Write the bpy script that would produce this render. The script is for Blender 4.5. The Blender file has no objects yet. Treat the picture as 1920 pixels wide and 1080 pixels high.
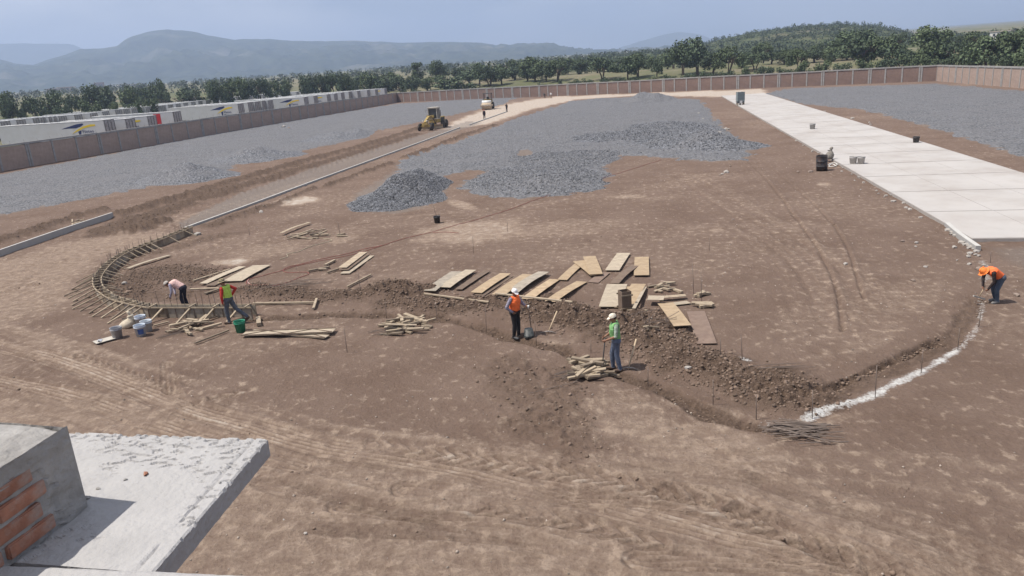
import bpy, bmesh, math, random
import numpy as np
from mathutils import Vector, Matrix, Euler
random.seed(7); RNG = np.random.default_rng(7)
S = bpy.context.scene
COL = S.collection
# ------------------------------------------------------------------ camera
EYE = 8.5; FOC = 1400.0; ROLL = math.radians(4.0)
PITCH = math.atan(412*math.cos(ROLL)/FOC)
_F = np.array([0, math.cos(PITCH), -math.sin(PITCH)])
_r0 = np.array([1.0, 0, 0]); _u0 = np.array([0, math.sin(PITCH), math.cos(PITCH)])
_R = math.cos(ROLL)*_r0 - math.sin(ROLL)*_u0
_U = math.sin(ROLL)*_r0 + math.cos(ROLL)*_u0
cam_d = bpy.data.cameras.new('camera'); cam = bpy.data.objects.new('camera', cam_d); COL.objects.link(cam)
cam_d.sensor_width = 36; cam_d.lens = FOC/1920*36; cam_d.clip_start = 0.1; cam_d.clip_end = 20000
m = Matrix.Identity(4)
for i in range(3):
    m[i][0] = _R[i]; m[i][1] = _U[i]; m[i][2] = -_F[i]
m[2][3] = EYE
cam.matrix_world = m
S.camera = cam
S.render.resolution_x = 1024; S.render.resolution_y = 576
# ------------------------------------------------------------------ sky, sun, exposure
SUN_EL = 62.0
W = bpy.data.worlds.new('World'); S.world = W; W.use_nodes = True
nt = W.node_tree; nt.nodes.clear()
N = nt.nodes.new; L = nt.links.new
out = N('ShaderNodeOutputWorld'); bg = N('ShaderNodeBackground'); sky = N('ShaderNodeTexSky')
sky.sky_type = 'NISHITA'; sky.sun_disc = False; sky.sun_elevation = math.radians(SUN_EL); sky.sun_rotation = math.radians(-90)
sky.altitude = 1500; sky.air_density = 1.1; sky.dust_density = 2.0; sky.ozone_density = 1.0
tc = N('ShaderNodeTexCoord'); mp = N('ShaderNodeMapping'); mp.inputs['Scale'].default_value = (1, 1, 2.6)
nz = N('ShaderNodeTexNoise'); nz.inputs['Scale'].default_value = 2.3; nz.inputs['Detail'].default_value = 6; nz.inputs['Roughness'].default_value = .5
cr = N('ShaderNodeValToRGB'); cr.color_ramp.elements[0].position = .38; cr.color_ramp.elements[1].position = .72
cr.color_ramp.elements[0].color = (.85, .85, .85, 1); cr.color_ramp.elements[1].color = (.95, .95, .95, 1)
mx = N('ShaderNodeMix'); mx.data_type = 'RGBA'
L(tc.outputs['Generated'], mp.inputs['Vector']); L(mp.outputs[0], nz.inputs['Vector']); L(nz.outputs[0], cr.inputs[0])
L(cr.outputs[0], mx.inputs[0]); L(sky.outputs[0], mx.inputs[6]); c2 = N('ShaderNodeValToRGB'); c2.color_ramp.elements[0].position = .44; c2.color_ramp.elements[0].color = (.27, .31, .40, 1); c2.color_ramp.elements[1].position = .64; c2.color_ramp.elements[1].color = (.80, .77, .78, 1)
n2_ = N('ShaderNodeTexNoise'); n2_.inputs['Scale'].default_value = 3.2; n2_.inputs['Detail'].default_value = 5; L(mp.outputs[0], n2_.inputs['Vector']); L(n2_.outputs[0], c2.inputs[0])
sc_ = N('ShaderNodeVectorMath'); sc_.operation = 'SCALE'; sc_.inputs[3].default_value = 9.0; L(c2.outputs[0], sc_.inputs[0]); L(sc_.outputs[0], mx.inputs[7])
L(mx.outputs[2], bg.inputs[0]); L(bg.outputs[0], out.inputs[0]); bg.inputs[1].default_value = .09
sd = bpy.data.lights.new('sun', 'SUN'); so = bpy.data.objects.new('sun', sd); COL.objects.link(so)
sd.energy = 4.0; sd.angle = math.radians(.6); sd.color = (1, .95, .87)
e_, a_ = math.radians(SUN_EL), math.radians(-4)     # sun stands to the left; shadows fall to +X
svec = Vector((-math.cos(e_)*math.cos(a_), math.cos(e_)*math.sin(a_), math.sin(e_)))
so.rotation_euler = svec.to_track_quat('Z', 'Y').to_euler()
vs = S.view_settings; vs.view_transform = 'Standard'; vs.look = 'None'; vs.exposure = 0.72
S.cycles.volume_bounces = 3; vs.gamma = 1; vs.use_curve_mapping = False
# ------------------------------------------------------------------ helpers: pixels to ground
def ray(px, py): return _F*FOC + _R*(px-960) + _U*(540-py)
def G(px, py, z=0.0):
    d = ray(px, py); t = (z-EYE)/d[2]; return np.array([d[0]*t, d[1]*t])
def GP(pts, z=0.0): return np.array([G(x, y, z) for x, y in pts])
def proj(X, Y, Z):
    d = np.stack([X, Y, Z-EYE], -1); w = np.maximum(d@_F, 1e-3)
    return 960+FOC*(d@_R)/w, 540-FOC*(d@_U)/w
# ------------------------------------------------------------------ numpy noise
def _h(ix, iy, s):
    n = (ix.astype(np.int64)*374761393 + iy.astype(np.int64)*668265263 + s*974711) & 0xFFFFFFFF
    n = ((n ^ (n >> 13))*1274126177) & 0xFFFFFFFF
    n = (n ^ (n >> 16)) & 0xFFFFFFFF
    return (n & 0xFFFFFF)/float(0xFFFFFF)
def vn(x, y, s=0):
    ix = np.floor(x); iy = np.floor(y); fx = x-ix; fy = y-iy
    fx = fx*fx*(3-2*fx); fy = fy*fy*(3-2*fy)
    a = _h(ix, iy, s); b = _h(ix+1, iy, s); c = _h(ix, iy+1, s); d = _h(ix+1, iy+1, s)
    return (a*(1-fx)+b*fx)*(1-fy) + (c*(1-fx)+d*fx)*fy
def fbm(x, y, o=4, s=0):
    r = 0; A = .5; T = 0
    for k in range(o):
        r = r + A*vn(x*2**k+17.3*k, y*2**k-9.1*k, s+k*31); T += A; A *= .5
    return r/T
def ss(a, b, x):
    t = np.clip((x-a)/(b-a), 0, 1); return t*t*(3-2*t)
def poly_sd(X, Y, poly):          # + inside
    poly = np.asarray(poly); n = len(poly); best = np.full(X.shape, 1e18); ins = np.zeros(X.shape, bool)
    for i in range(n):
        ax, ay = poly[i]; bx, by = poly[(i+1) % n]
        ex, ey = bx-ax, by-ay; L2 = ex*ex+ey*ey+1e-12
        t = np.clip(((X-ax)*ex+(Y-ay)*ey)/L2, 0, 1)
        best = np.minimum(best, (X-ax-t*ex)**2+(Y-ay-t*ey)**2)
        c = ((ay > Y) != (by > Y)) & (X < (bx-ax)*(Y-ay)/((by-ay) if abs(by-ay) > 1e-9 else 1e-9)+ax)
        ins ^= c
    d = np.sqrt(best); return np.where(ins, d, -d)
def line_sd(X, Y, pts):           # distance, arclength, signed side
    pts = np.asarray(pts); best = np.full(X.shape, 1e18); arc = np.zeros(X.shape); side = np.zeros(X.shape); acc = 0
    for i in range(len(pts)-1):
        ax, ay = pts[i]; bx, by = pts[i+1]; ex, ey = bx-ax, by-ay; l = math.hypot(ex, ey)
        t = np.clip(((X-ax)*ex+(Y-ay)*ey)/(l*l+1e-12), 0, 1)
        dd = (X-ax-t*ex)**2+(Y-ay-t*ey)**2; mk = dd < best
        best = np.where(mk, dd, best); arc = np.where(mk, acc+t*l, arc)
        side = np.where(mk, np.sign((X-ax)*ey-(Y-ay)*ex), side); acc += l
    return np.sqrt(best), arc, side
def smooth_path(pts, step):       # Catmull-Rom resample
    P = [np.array(p, float) for p in pts]; P = [2*P[0]-P[1]]+P+[2*P[-1]-P[-2]]; o = []
    for i in range(1, len(P)-2):
        n = max(2, int(np.linalg.norm(P[i+1]-P[i])/step*1.0))
        for k in range(n):
            t = k/n; a, b, c, d = P[i-1], P[i], P[i+1], P[i+2]
            o.append(.5*((2*b)+(-a+c)*t+(2*a-5*b+4*c-d)*t*t+(-a+3*b-3*c+d)*t**3))
    o.append(P[-2]); return np.array(o)
# ------------------------------------------------------------------ object helpers
def tag(o, label=None, cat=None, group=None, kind=None):
    if label: o['label'] = label
    if cat: o['category'] = cat
    if group: o['group'] = group
    if kind: o['kind'] = kind
    return o
def empty(name, loc=(0, 0, 0), rz=0, label=None, cat=None, group=None):
    o = bpy.data.objects.new(name, None); COL.objects.link(o); o.location = loc; o.rotation_euler = (0, 0, rz)
    o.empty_display_size = .2
    return tag(o, label, cat, group)
def link(name, me, parent=None, mats=None, **k):
    o = bpy.data.objects.new(name, me); COL.objects.link(o)
    if parent: o.parent = parent
    if mats:
        me.materials.clear()
        for q in (mats if isinstance(mats, (list, tuple)) else [mats]): me.materials.append(q)
    return tag(o, **k)
def np_mesh(name, V, F, smooth=False, mi=None):
    V = np.asarray(V, np.float32); F = np.asarray(F, np.int32); k = F.shape[1]
    me = bpy.data.meshes.new(name); me.vertices.add(len(V)); me.vertices.foreach_set('co', V.ravel())
    me.loops.add(F.size); me.loops.foreach_set('vertex_index', F.ravel())
    me.polygons.add(len(F)); me.polygons.foreach_set('loop_start', np.arange(0, F.size, k, dtype=np.int32))
    me.polygons.foreach_set('loop_total', np.full(len(F), k, np.int32))
    if smooth: me.polygons.foreach_set('use_smooth', np.ones(len(F), bool))
    if mi is not None: me.polygons.foreach_set('material_index', np.asarray(mi, np.int32))
    me.update(calc_edges=True); return me
class MB:
    """collects simple solids into one mesh"""
    def __init__(s): s.v = []; s.f = []; s.m = []; s.sm = []
    def add(s, V, F, mi=0, smooth=False):
        b = len(s.v); s.v += [tuple(map(float, p)) for p in V]
        for f in F: s.f.append(tuple(i+b for i in f)); s.m.append(mi); s.sm.append(smooth)
        return s
    def box(s, c, d, rot=None, mi=0):
        V = [Vector((x*d[0]/2, y*d[1]/2, z*d[2]/2)) for x in (-1, 1) for y in (-1, 1) for z in (-1, 1)]
        if rot is not None:
            R = rot if isinstance(rot, Matrix) else Euler(rot).to_matrix()
            V = [R@v for v in V]
        V = [v+Vector(c) for v in V]
        return s.add(V, [(0, 1, 3, 2), (4, 6, 7, 5), (0, 4, 5, 1), (2, 3, 7, 6), (0, 2, 6, 4), (1, 5, 7, 3)], mi)
    def beam(s, a, b, w, h, mi=0, up=(0, 0, 1)):
        a = Vector(a); b = Vector(b); x = (b-a); l = x.length; x.normalize(); u = Vector(up)
        if abs(x.dot(u)) > .98: u = Vector((0, 1, 0))
        y = u.cross(x).normalized(); z = x.cross(y)
        R = Matrix((x, y, z)).transposed(); return s.box((a+b)/2, (l, w, h), R, mi)
    def tube(s, pts, r, n=8, mi=0, cap=True):
        pts = [Vector(p) for p in pts]; rs = r if isinstance(r, (list, tuple)) else [r]*len(pts)
        V = []; F = []; ref = None
        for i, p in enumerate(pts):
            t = (pts[min(i+1, len(pts)-1)]-pts[max(i-1, 0)]).normalized()
            if ref is None: ref = Vector((0, 0, 1)) if abs(t.z) < .9 else Vector((1, 0, 0))
            y = t.cross(ref); y = y.normalized() if y.length > 1e-6 else Vector((1, 0, 0)); z = y.cross(t).normalized(); ref = z
            for k in range(n):
                a = 2*math.pi*k/n; V.append(p+(y*math.cos(a)+z*math.sin(a))*rs[i])
        for i in range(len(pts)-1):
            for k in range(n):
                F.append((i*n+k, i*n+(k+1) % n, (i+1)*n+(k+1) % n, (i+1)*n+k))
        s.add(V, F, mi, n > 5)
        if cap: s.add([V[k] for k in range(n)], [tuple(range(n))[::-1]], mi); s.add([V[-n+k] for k in range(n)], [tuple(range(n))], mi)
        return s
    def lathe(s, prof, c=(0, 0, 0), n=20, mi=0, rot=None, capb=True, capt=True):
        V = []; F = []
        for r, z in prof:
            for k in range(n):
                a = 2*math.pi*k/n; v = Vector((r*math.cos(a), r*math.sin(a), z))
                if rot is not None: v = rot@v
                V.append(v+Vector(c))
        for i in range(len(prof)-1):
            for k in range(n): F.append((i*n+k, i*n+(k+1) % n, (i+1)*n+(k+1) % n, (i+1)*n+k))
        s.add(V, F, mi, True)
        if capb: s.add(V[:n], [tuple(range(n))[::-1]], mi)
        if capt: s.add(V[-n:], [tuple(range(n))], mi)
        return s
    def ell(s, c, r, n=10, mi=0, rot=None):
        V = []; F = []; k2 = n*2
        for i in range(n+1):
            t = math.pi*i/n
            for k in range(k2):
                a = 2*math.pi*k/k2; v = Vector((r[0]*math.sin(t)*math.cos(a), r[1]*math.sin(t)*math.sin(a), -r[2]*math.cos(t)))
                if rot is not None: v = rot@v
                V.append(v+Vector(c))
        for i in range(n):
            for k in range(k2): F.append((i*k2+k, i*k2+(k+1) % k2, (i+1)*k2+(k+1) % k2, (i+1)*k2+k))
        return s.add(V, F, mi, True)
    def prism(s, poly, y0, y1, mi=0):      # poly in x,z extruded along y
        n = len(poly); V = [(x, y0, z) for x, z in poly]+[(x, y1, z) for x, z in poly]
        F = [tuple(range(n))[::-1], tuple(range(n, 2*n))]+[(i, (i+1) % n, n+(i+1) % n, n+i) for i in range(n)]
        return s.add(V, F, mi)
    def mesh(s, name):
        me = bpy.data.meshes.new(name); me.from_pydata(s.v, [], s.f); me.polygons.foreach_set('material_index', s.m)
        me.polygons.foreach_set('use_smooth', s.sm)
        bm = bmesh.new(); bm.from_mesh(me); bmesh.ops.remove_doubles(bm, verts=bm.verts, dist=1e-5)
        bmesh.ops.recalc_face_normals(bm, faces=bm.faces); bm.to_mesh(me); bm.free()
        return me
    def build(s, name, mats, parent=None, **k): return link(name, s.mesh(name), parent, mats, **k)
def kids(o): return [c for c in bpy.data.objects if c.parent == o]
_kc = {}
def dup(o, loc=None, rot=None, scale=None, parent=None, **k):
    if o.name not in _kc: _kc[o.name] = list(kids(o))
    c = o.copy(); COL.objects.link(c)
    if parent: c.parent = parent
    if loc is not None: c.location = loc
    if rot is not None: c.rotation_euler = rot if not isinstance(rot, (int, float)) else (0, 0, rot)
    if scale is not None: c.scale = scale if not isinstance(scale, (int, float)) else (scale,)*3
    for ch in _kc[o.name]: dup(ch, parent=c)
    return tag(c, **k)
# ------------------------------------------------------------------ materials
MC = {}
def mat(name, col, rough=.85, var=.12, scale=4.0, bump=0.0, bscale=20.0, metal=0.0, spec=.3, island=0.0, coord='Object', dirt=None, dscale=1.5, damt=.5, hv=0.0):
    if name in MC: return MC[name]
    M = bpy.data.materials.new(name); M.use_nodes = True; t = M.node_tree; P = t.nodes['Principled BSDF']; n = t.nodes.new; l = t.links.new
    tcn = n('ShaderNodeTexCoord'); src = tcn.outputs[coord]
    if coord == 'Position':
        src = None
    nz = n('ShaderNodeTexNoise'); nz.inputs['Scale'].default_value = scale; nz.inputs['Detail'].default_value = 6; nz.inputs['Roughness'].default_value = .6
    l(src, nz.inputs['Vector'])
    mr = n('ShaderNodeMapRange'); mr.inputs[1].default_value = .3; mr.inputs[2].default_value = .7
    mr.inputs[3].default_value = 1-var; mr.inputs[4].default_value = 1+var; l(nz.outputs[0], mr.inputs[0])
    val = mr.outputs[0]
    if island:
        g = n('ShaderNodeNewGeometry'); m2 = n('ShaderNodeMapRange'); m2.inputs[3].default_value = 1-island; m2.inputs[4].default_value = 1+island
        l(g.outputs['Random Per Island'], m2.inputs[0]); mm = n('ShaderNodeMath'); mm.operation = 'MULTIPLY'; l(val, mm.inputs[0]); l(m2.outputs[0], mm.inputs[1]); val = mm.outputs[0]
    hs = n('ShaderNodeHueSaturation'); hs.inputs['Color'].default_value = (*col, 1); l(val, hs.inputs['Value'])
    if hv:
        oi = n('ShaderNodeObjectInfo'); m3 = n('ShaderNodeMapRange'); m3.inputs[3].default_value = 1-hv; m3.inputs[4].default_value = 1+hv
        l(oi.outputs['Random'], m3.inputs[0]); mm = n('ShaderNodeMath'); mm.operation = 'MULTIPLY'; l(val, mm.inputs[0]); l(m3.outputs[0], mm.inputs[1]); l(mm.outputs[0], hs.inputs['Value'])
    c = hs.outputs[0]
    if dirt:
        nd = n('ShaderNodeTexNoise'); nd.inputs['Scale'].default_value = dscale; nd.inputs['Detail'].default_value = 8; nd.inputs['Roughness'].default_value = .65; l(src, nd.inputs['Vector'])
        r = n('ShaderNodeMapRange'); r.inputs[1].default_value = .45; r.inputs[2].default_value = .68; r.inputs[4].default_value = damt; l(nd.outputs[0], r.inputs[0])
        mxx = n('ShaderNodeMix'); mxx.data_type = 'RGBA'; l(r.outputs[0], mxx.inputs[0]); l(c, mxx.inputs[6]); mxx.inputs[7].default_value = (*dirt, 1); c = mxx.outputs[2]
    l(c, P.inputs['Base Color']); P.inputs['Roughness'].default_value = rough; P.inputs['Metallic'].default_value = metal
    P.inputs['Specular IOR Level'].default_value = spec
    if bump:
        nb = n('ShaderNodeTexNoise'); nb.inputs['Scale'].default_value = bscale; nb.inputs['Detail'].default_value = 8; l(src, nb.inputs['Vector'])
        b = n('ShaderNodeBump'); b.inputs['Distance'].default_value = bump; l(nb.outputs[0], b.inputs['Height']); l(b.outputs[0], P.inputs['Normal'])
    MC[name] = M; return M
SOIL = (.155, .105, .082)
# ================================================================== walls line geometry (needed by terrain)
A_ = G(83, 307.5); B_ = G(745, 192.0); C_ = G(1756, 152.0); D_ = G(1925, 166.5)
dAB = (B_-A_)/np.linalg.norm(B_-A_); A0 = A_-dAB*45
dCD = (D_-C_)/np.linalg.norm(D_-C_); D0 = D_+dCD*40
def _out(X, Y, p, q, sgn):
    d = (q-p)/np.linalg.norm(q-p); return sgn*((X-p[0])*d[1]-(Y-p[1])*d[0])
def outside(X, Y):
    a = _out(X, Y, A_, B_, -1); b = _out(X, Y, B_, C_, -1); c = _out(X, Y, C_, D_, -1)
    return a, b, c
def base_h(X, Y):
    a, b, c = outside(X, Y); R = np.hypot(X, Y)
    ba = .8*ss(1.5, 5, a)+4.4*ss(105, 200, a); bb = 4.6*ss(4, 65, b); bc = 3.5*ss(4, 50, c)
    h = np.maximum(np.maximum(ba, bb), bc)
    h = h+np.clip(R-320, 0, None)*.0135*ss(320, 700, R)
    h = h+ss(10, 60, np.maximum(np.maximum(a-60, b), c))*(fbm(X/45, Y/45, 3, 5)-.5)*1.6
    px = 960+FOC*X/np.maximum(Y, 1)*1.0
    return h
# ---------------- strokes: pixel path, half width (m), height, dark, pale, roughness amplitude, edge noise
SOILB = []
STROKES = [
 ([(205,432),(330,388),(480,342),(640,296),(780,252)], 1.5, .2, 1.15, 0, .2),
 ([(230,402),(400,352),(560,306),(700,268),(800,236)], 1.2, .28, 1.0, 0, .24),
 ([(-60,470),(60,436),(130,412),(195,396)], .8, .30, .8, 0, .2),
 ([(250,432),(290,420)], 1.1, .35, 1.0, 0, .3),
 ([(395,424),(440,408),(500,388)], .8, .14, .75, 0, .2),
 ([(520,382),(590,352)], .5, .12, .7, 0, .2),
 ([(610,350),(700,318),(735,306)], .55, .2, .9, 0, .25),
 ([(760,296),(850,262),(930,234)], .6, .26, 1.0, 0, .3),
 ([(950,228),(1010,206)], .6, .1, .4, 0, .1),
 ([(240,545),(260,520),(310,510),(380,520)], 1.6, .06, .75, 0, .14),
 ([(250,480),(330,465),(420,440)], 1.0, .04, .55, 0, .12),
 ([(245,560),(300,555),(380,550)], 1.0, .04, .6, 0, .12),
 ([(470,545),(560,556),(640,556),(730,548),(800,545)], .9, .14, .8, 0, .2),
 ([(720,540),(790,570),(900,572),(1010,572),(1080,590)], 1.1, .14, .9, 0, .22),
 ([(1010,590),(1090,605),(1150,610)], 1.0, .16, .9, 0, .28),
 ([(1190,625),(1250,660),(1330,695),(1410,722),(1455,738)], 1.2, .2, .9, 0, .26),
 ([(1210,590),(1250,600),(1290,640)], .6, .1, .8, 0, .2),
 ([(950,690),(985,740),(1010,800)], 1.0, .02, .45, 0, .1),
 ([(1050,700),(1060,760),(1080,840)], .8, .02, .42, 0, .1),
 ([(470,598),(600,592),(730,590),(860,602),(960,634),(1050,655),(1130,692),(1230,725),(1330,775),(1420,800)], .34, -.15, .9, 0, .12),
 ([(1490,760),(1620,716),(1720,672),(1790,625),(1835,560)], .42, -.10, .6, 0, .1),
 ([(1530,738),(1610,704),(1690,668),(1760,635)], .14, -.12, 1.0, 0, .16),
]
TRACKS = [ # px path, half width, type (0 ribs, 1 chevrons), pale
 ([(-60,635),(80,668),(220,715),(340,762),(480,800),(620,838),(760,858),(900,882),(1100,935),(1300,985),(1500,1035),(1700,1085)], .42, 0, .8),
 ([(-60,700),(100,735),(260,785),(420,835),(560,872)], .35, 0, .6),
 ([(150,668),(250,700),(340,738)], .2, 1, .2),
 ([(700,835),(820,850),(920,865),(1010,880),(1100,893),(1240,925),(1400,975),(1500,1010),(1640,1060)], .34, 1, .5),
 ([(760,918),(900,928),(1040,932),(1200,935),(1350,955),(1500,1005),(1650,1070)], .32, 0, .55),
 ([(800,938),(900,948),(1000,965),(1100,985),(1230,1020)], .26, 1, .1),
 ([(400,745),(450,736),(480,727)], .14, 1, .8),
 ([(300,772),(380,752),(440,742)], .12, 1, .4),
 ([(316,678),(320,735)], .22, 0, .6),
 ([(290,712),(340,706)], .1, 1, .7),
 ([(640,950),(760,958),(900,965),(1000,975)], .3, 0, .2),
 ([(1200,1050),(1450,1052),(1560,1058),(1700,1085)], .3, 0, .6),
 ([(1380,960),(1460,990),(1560,1040),(1660,1085)], .3, 1, .3),
 ([(1250,925),(1330,935),(1420,955)], .3, 1, .3),
]
SWEEPS = [([(-80,610),(80,655),(250,715),(420,775),(620,832),(820,862),(1050,905),(1300,965),(1550,1030),(1750,1100)], 1.3, .62), ([(-80,720),(120,760),(330,825),(560,880),(780,925),(1000,945),(1250,990),(1500,1060)], 1.2, .5),
 ([(-60,590),(40,520),(150,468),(280,432),(420,392),(600,335)], 1.6, .7), ([(-60,540),(60,480),(200,440),(330,402)], 1.2, .6), ([(1000,800),(1200,850),(1450,880),(1700,900),(1950,930)], 1.5, .35), ([(600,1000),(900,1010),(1200,1050),(1500,1100)], 1.0, .6), ([(500,905),(700,960),(900,1000),(1150,1075)], .8, .7),
 ([(1400,900),(1550,960),(1750,1020),(1950,1090)], 1.0, .4), ([(1280,330),(1420,420),(1530,500),(1590,600)], 2.2, .35), ([(700,420),(900,400),(1150,370),(1350,330)], 2.5, .35), ([(560,560),(700,500),(900,460),(1200,440),(1500,430)], 2.5, .3)]
ROADLINES = [([(330,384),(560,312),(780,247)], .12), ([(300,412),(520,342),(780,258)], .1), ([(-40,560),(200,500),(420,430)], .12), ([(-40,530),(150,480),(330,425)], .1),
 ([(80,560),(220,520),(420,455)], .08), ([(1290,210),(1400,300),(1500,420),(1560,520),(1580,620)], .06), ([(1320,215),(1440,310),(1560,420),(1620,560)], .05)]
def ell_px(PX, PY, cx, cy, rx, ry, rot=0):
    a = math.radians(rot); dx = PX-cx; dy = PY-cy
    u = (dx*math.cos(a)+dy*math.sin(a))/rx; v = (-dx*math.sin(a)+dy*math.cos(a))/ry
    return u*u+v*v
PALE = [(890,435,130,26,-4,.75),(560,377,48,9,-4,1.1),(430,491,48,7,-5,1.0),(640,448,40,9,-10,.55),(1180,369,50,5,0,.8),(1545,345,18,4,0,.9),(865,384,30,9,15,.7),
 (500,470,90,16,-8,.45),(1050,428,160,18,-4,.4),(1345,432,16,4,0,.7),(1240,372,60,6,-4,.3),(760,520,120,14,-6,.3),(1560,380,60,10,20,.25),(1680,560,60,26,20,.35),(1600,650,110,22,-15,.3),
 (1300,850,160,36,8,.35),(1190,900,60,10,0,.3),(1050,640,60,8,0,.3),(1230,770,60,14,15,.35),(1330,770,110,16,10,.4),(640,376,200,14,-16,.25),(130,345,60,10,-8,.2),(250,395,70,8,-12,.35),
 (930,205,50,12,-14,.6),(1540,790,90,14,-10,.5),(1310,838,210,60,10,.55),(1160,775,120,50,0,.4),(1700,560,120,40,-20,.3),(1560,600,140,60,-10,.28)]
GRAVEL = {
 'left': [(-80,420),(60,392),(160,372),(290,348),(420,322),(440,308),(540,292),(560,284),(650,265),(700,246),(790,228),(880,208),(940,196),(960,186),(1000,178),(748,194),(600,218),(400,252),(85,312),(-80,342)],
 'centre': [(1075,189),(1130,184),(1200,182),(1310,186),(1325,205),(1345,228),(1380,262),(1408,282),(1395,300),(1330,303),(1250,296),(1195,291),(1145,291),(1122,303),(1138,325),(1120,342),(1040,365),(980,372),(905,365),(870,352),(868,342),(900,330),(925,318),(880,320),(830,330),(800,335),(745,322),(748,305),(800,285),(860,265),(930,238),(985,218),(1040,200)],
 'pile_near': [(660,380),(672,362),(710,342),(745,318),(790,312),(826,330),(835,356),(815,372),(790,388),(740,400),(690,394)],
 'right': [(1434,176),(1480,166),(1752,157),(1930,172),(2100,200),(2100,345),(1935,300),(1820,260),(1700,226),(1610,203),(1560,201),(1500,193),(1465,184)],
}
GW = {k: GP(v) for k, v in GRAVEL.items()}
SLABPX = [(1352,181),(1822,454),(2300,449),(1432,176)]
SL = GP(SLABPX)
def mound(X, Y, px, py, rx, ry, h, rot=0.0, p=1.5):
    c = G(px, py); dx = X-c[0]; dy = Y-c[1]; a = rot
    u = (dx*math.cos(a)+dy*math.sin(a))/rx; v = (-dx*math.sin(a)+dy*math.cos(a))/ry
    r = np.sqrt(u*u+v*v)+.18*(fbm(X*.5+3, Y*.5, 2, 77)-.5)*2
    return h*np.clip(1-r, 0, 1)**p*1.0
def gravel_piles(X, Y):
    return {
     'near': mound(X, Y, 742, 374, 3.7, 5.6, 1.35, 0, 1.0)+mound(X, Y, 782, 350, 3.0, 6.0, 1.5, 0, 1.0),
     'mid': mound(X, Y, 1010, 338, 6.2, 8.5, .62, .3, 1.2)+mound(X, Y, 1060, 300, 7, 9, .42),
     'east': mound(X, Y, 1310, 272, 4.8, 8.5, 1.5, .5, 1.1)+mound(X, Y, 1255, 242, 5.5, 11, .9, 0, 1.1)+mound(X, Y, 1160, 258, 7, 9, .5),
     'back': mound(X, Y, 1212, 189, 6.5, 9, 2.0, 0, 1.0)+mound(X, Y, 1125, 190, 6, 7, .9),
     'l1': mound(X, Y, 348, 334, 6.0, 5.5, 1.5, 0, 1.2), 'l2': mound(X, Y, 482, 296, 6.5, 6.0, 1.5, 0, 1.2), 'l3': mound(X, Y, 630, 260, 6, 6.0, 1.2, 0, 1.2)+mound(X, Y, 672, 251, 3.5, 4.5, 1.0, 0, 1.2)}
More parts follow.
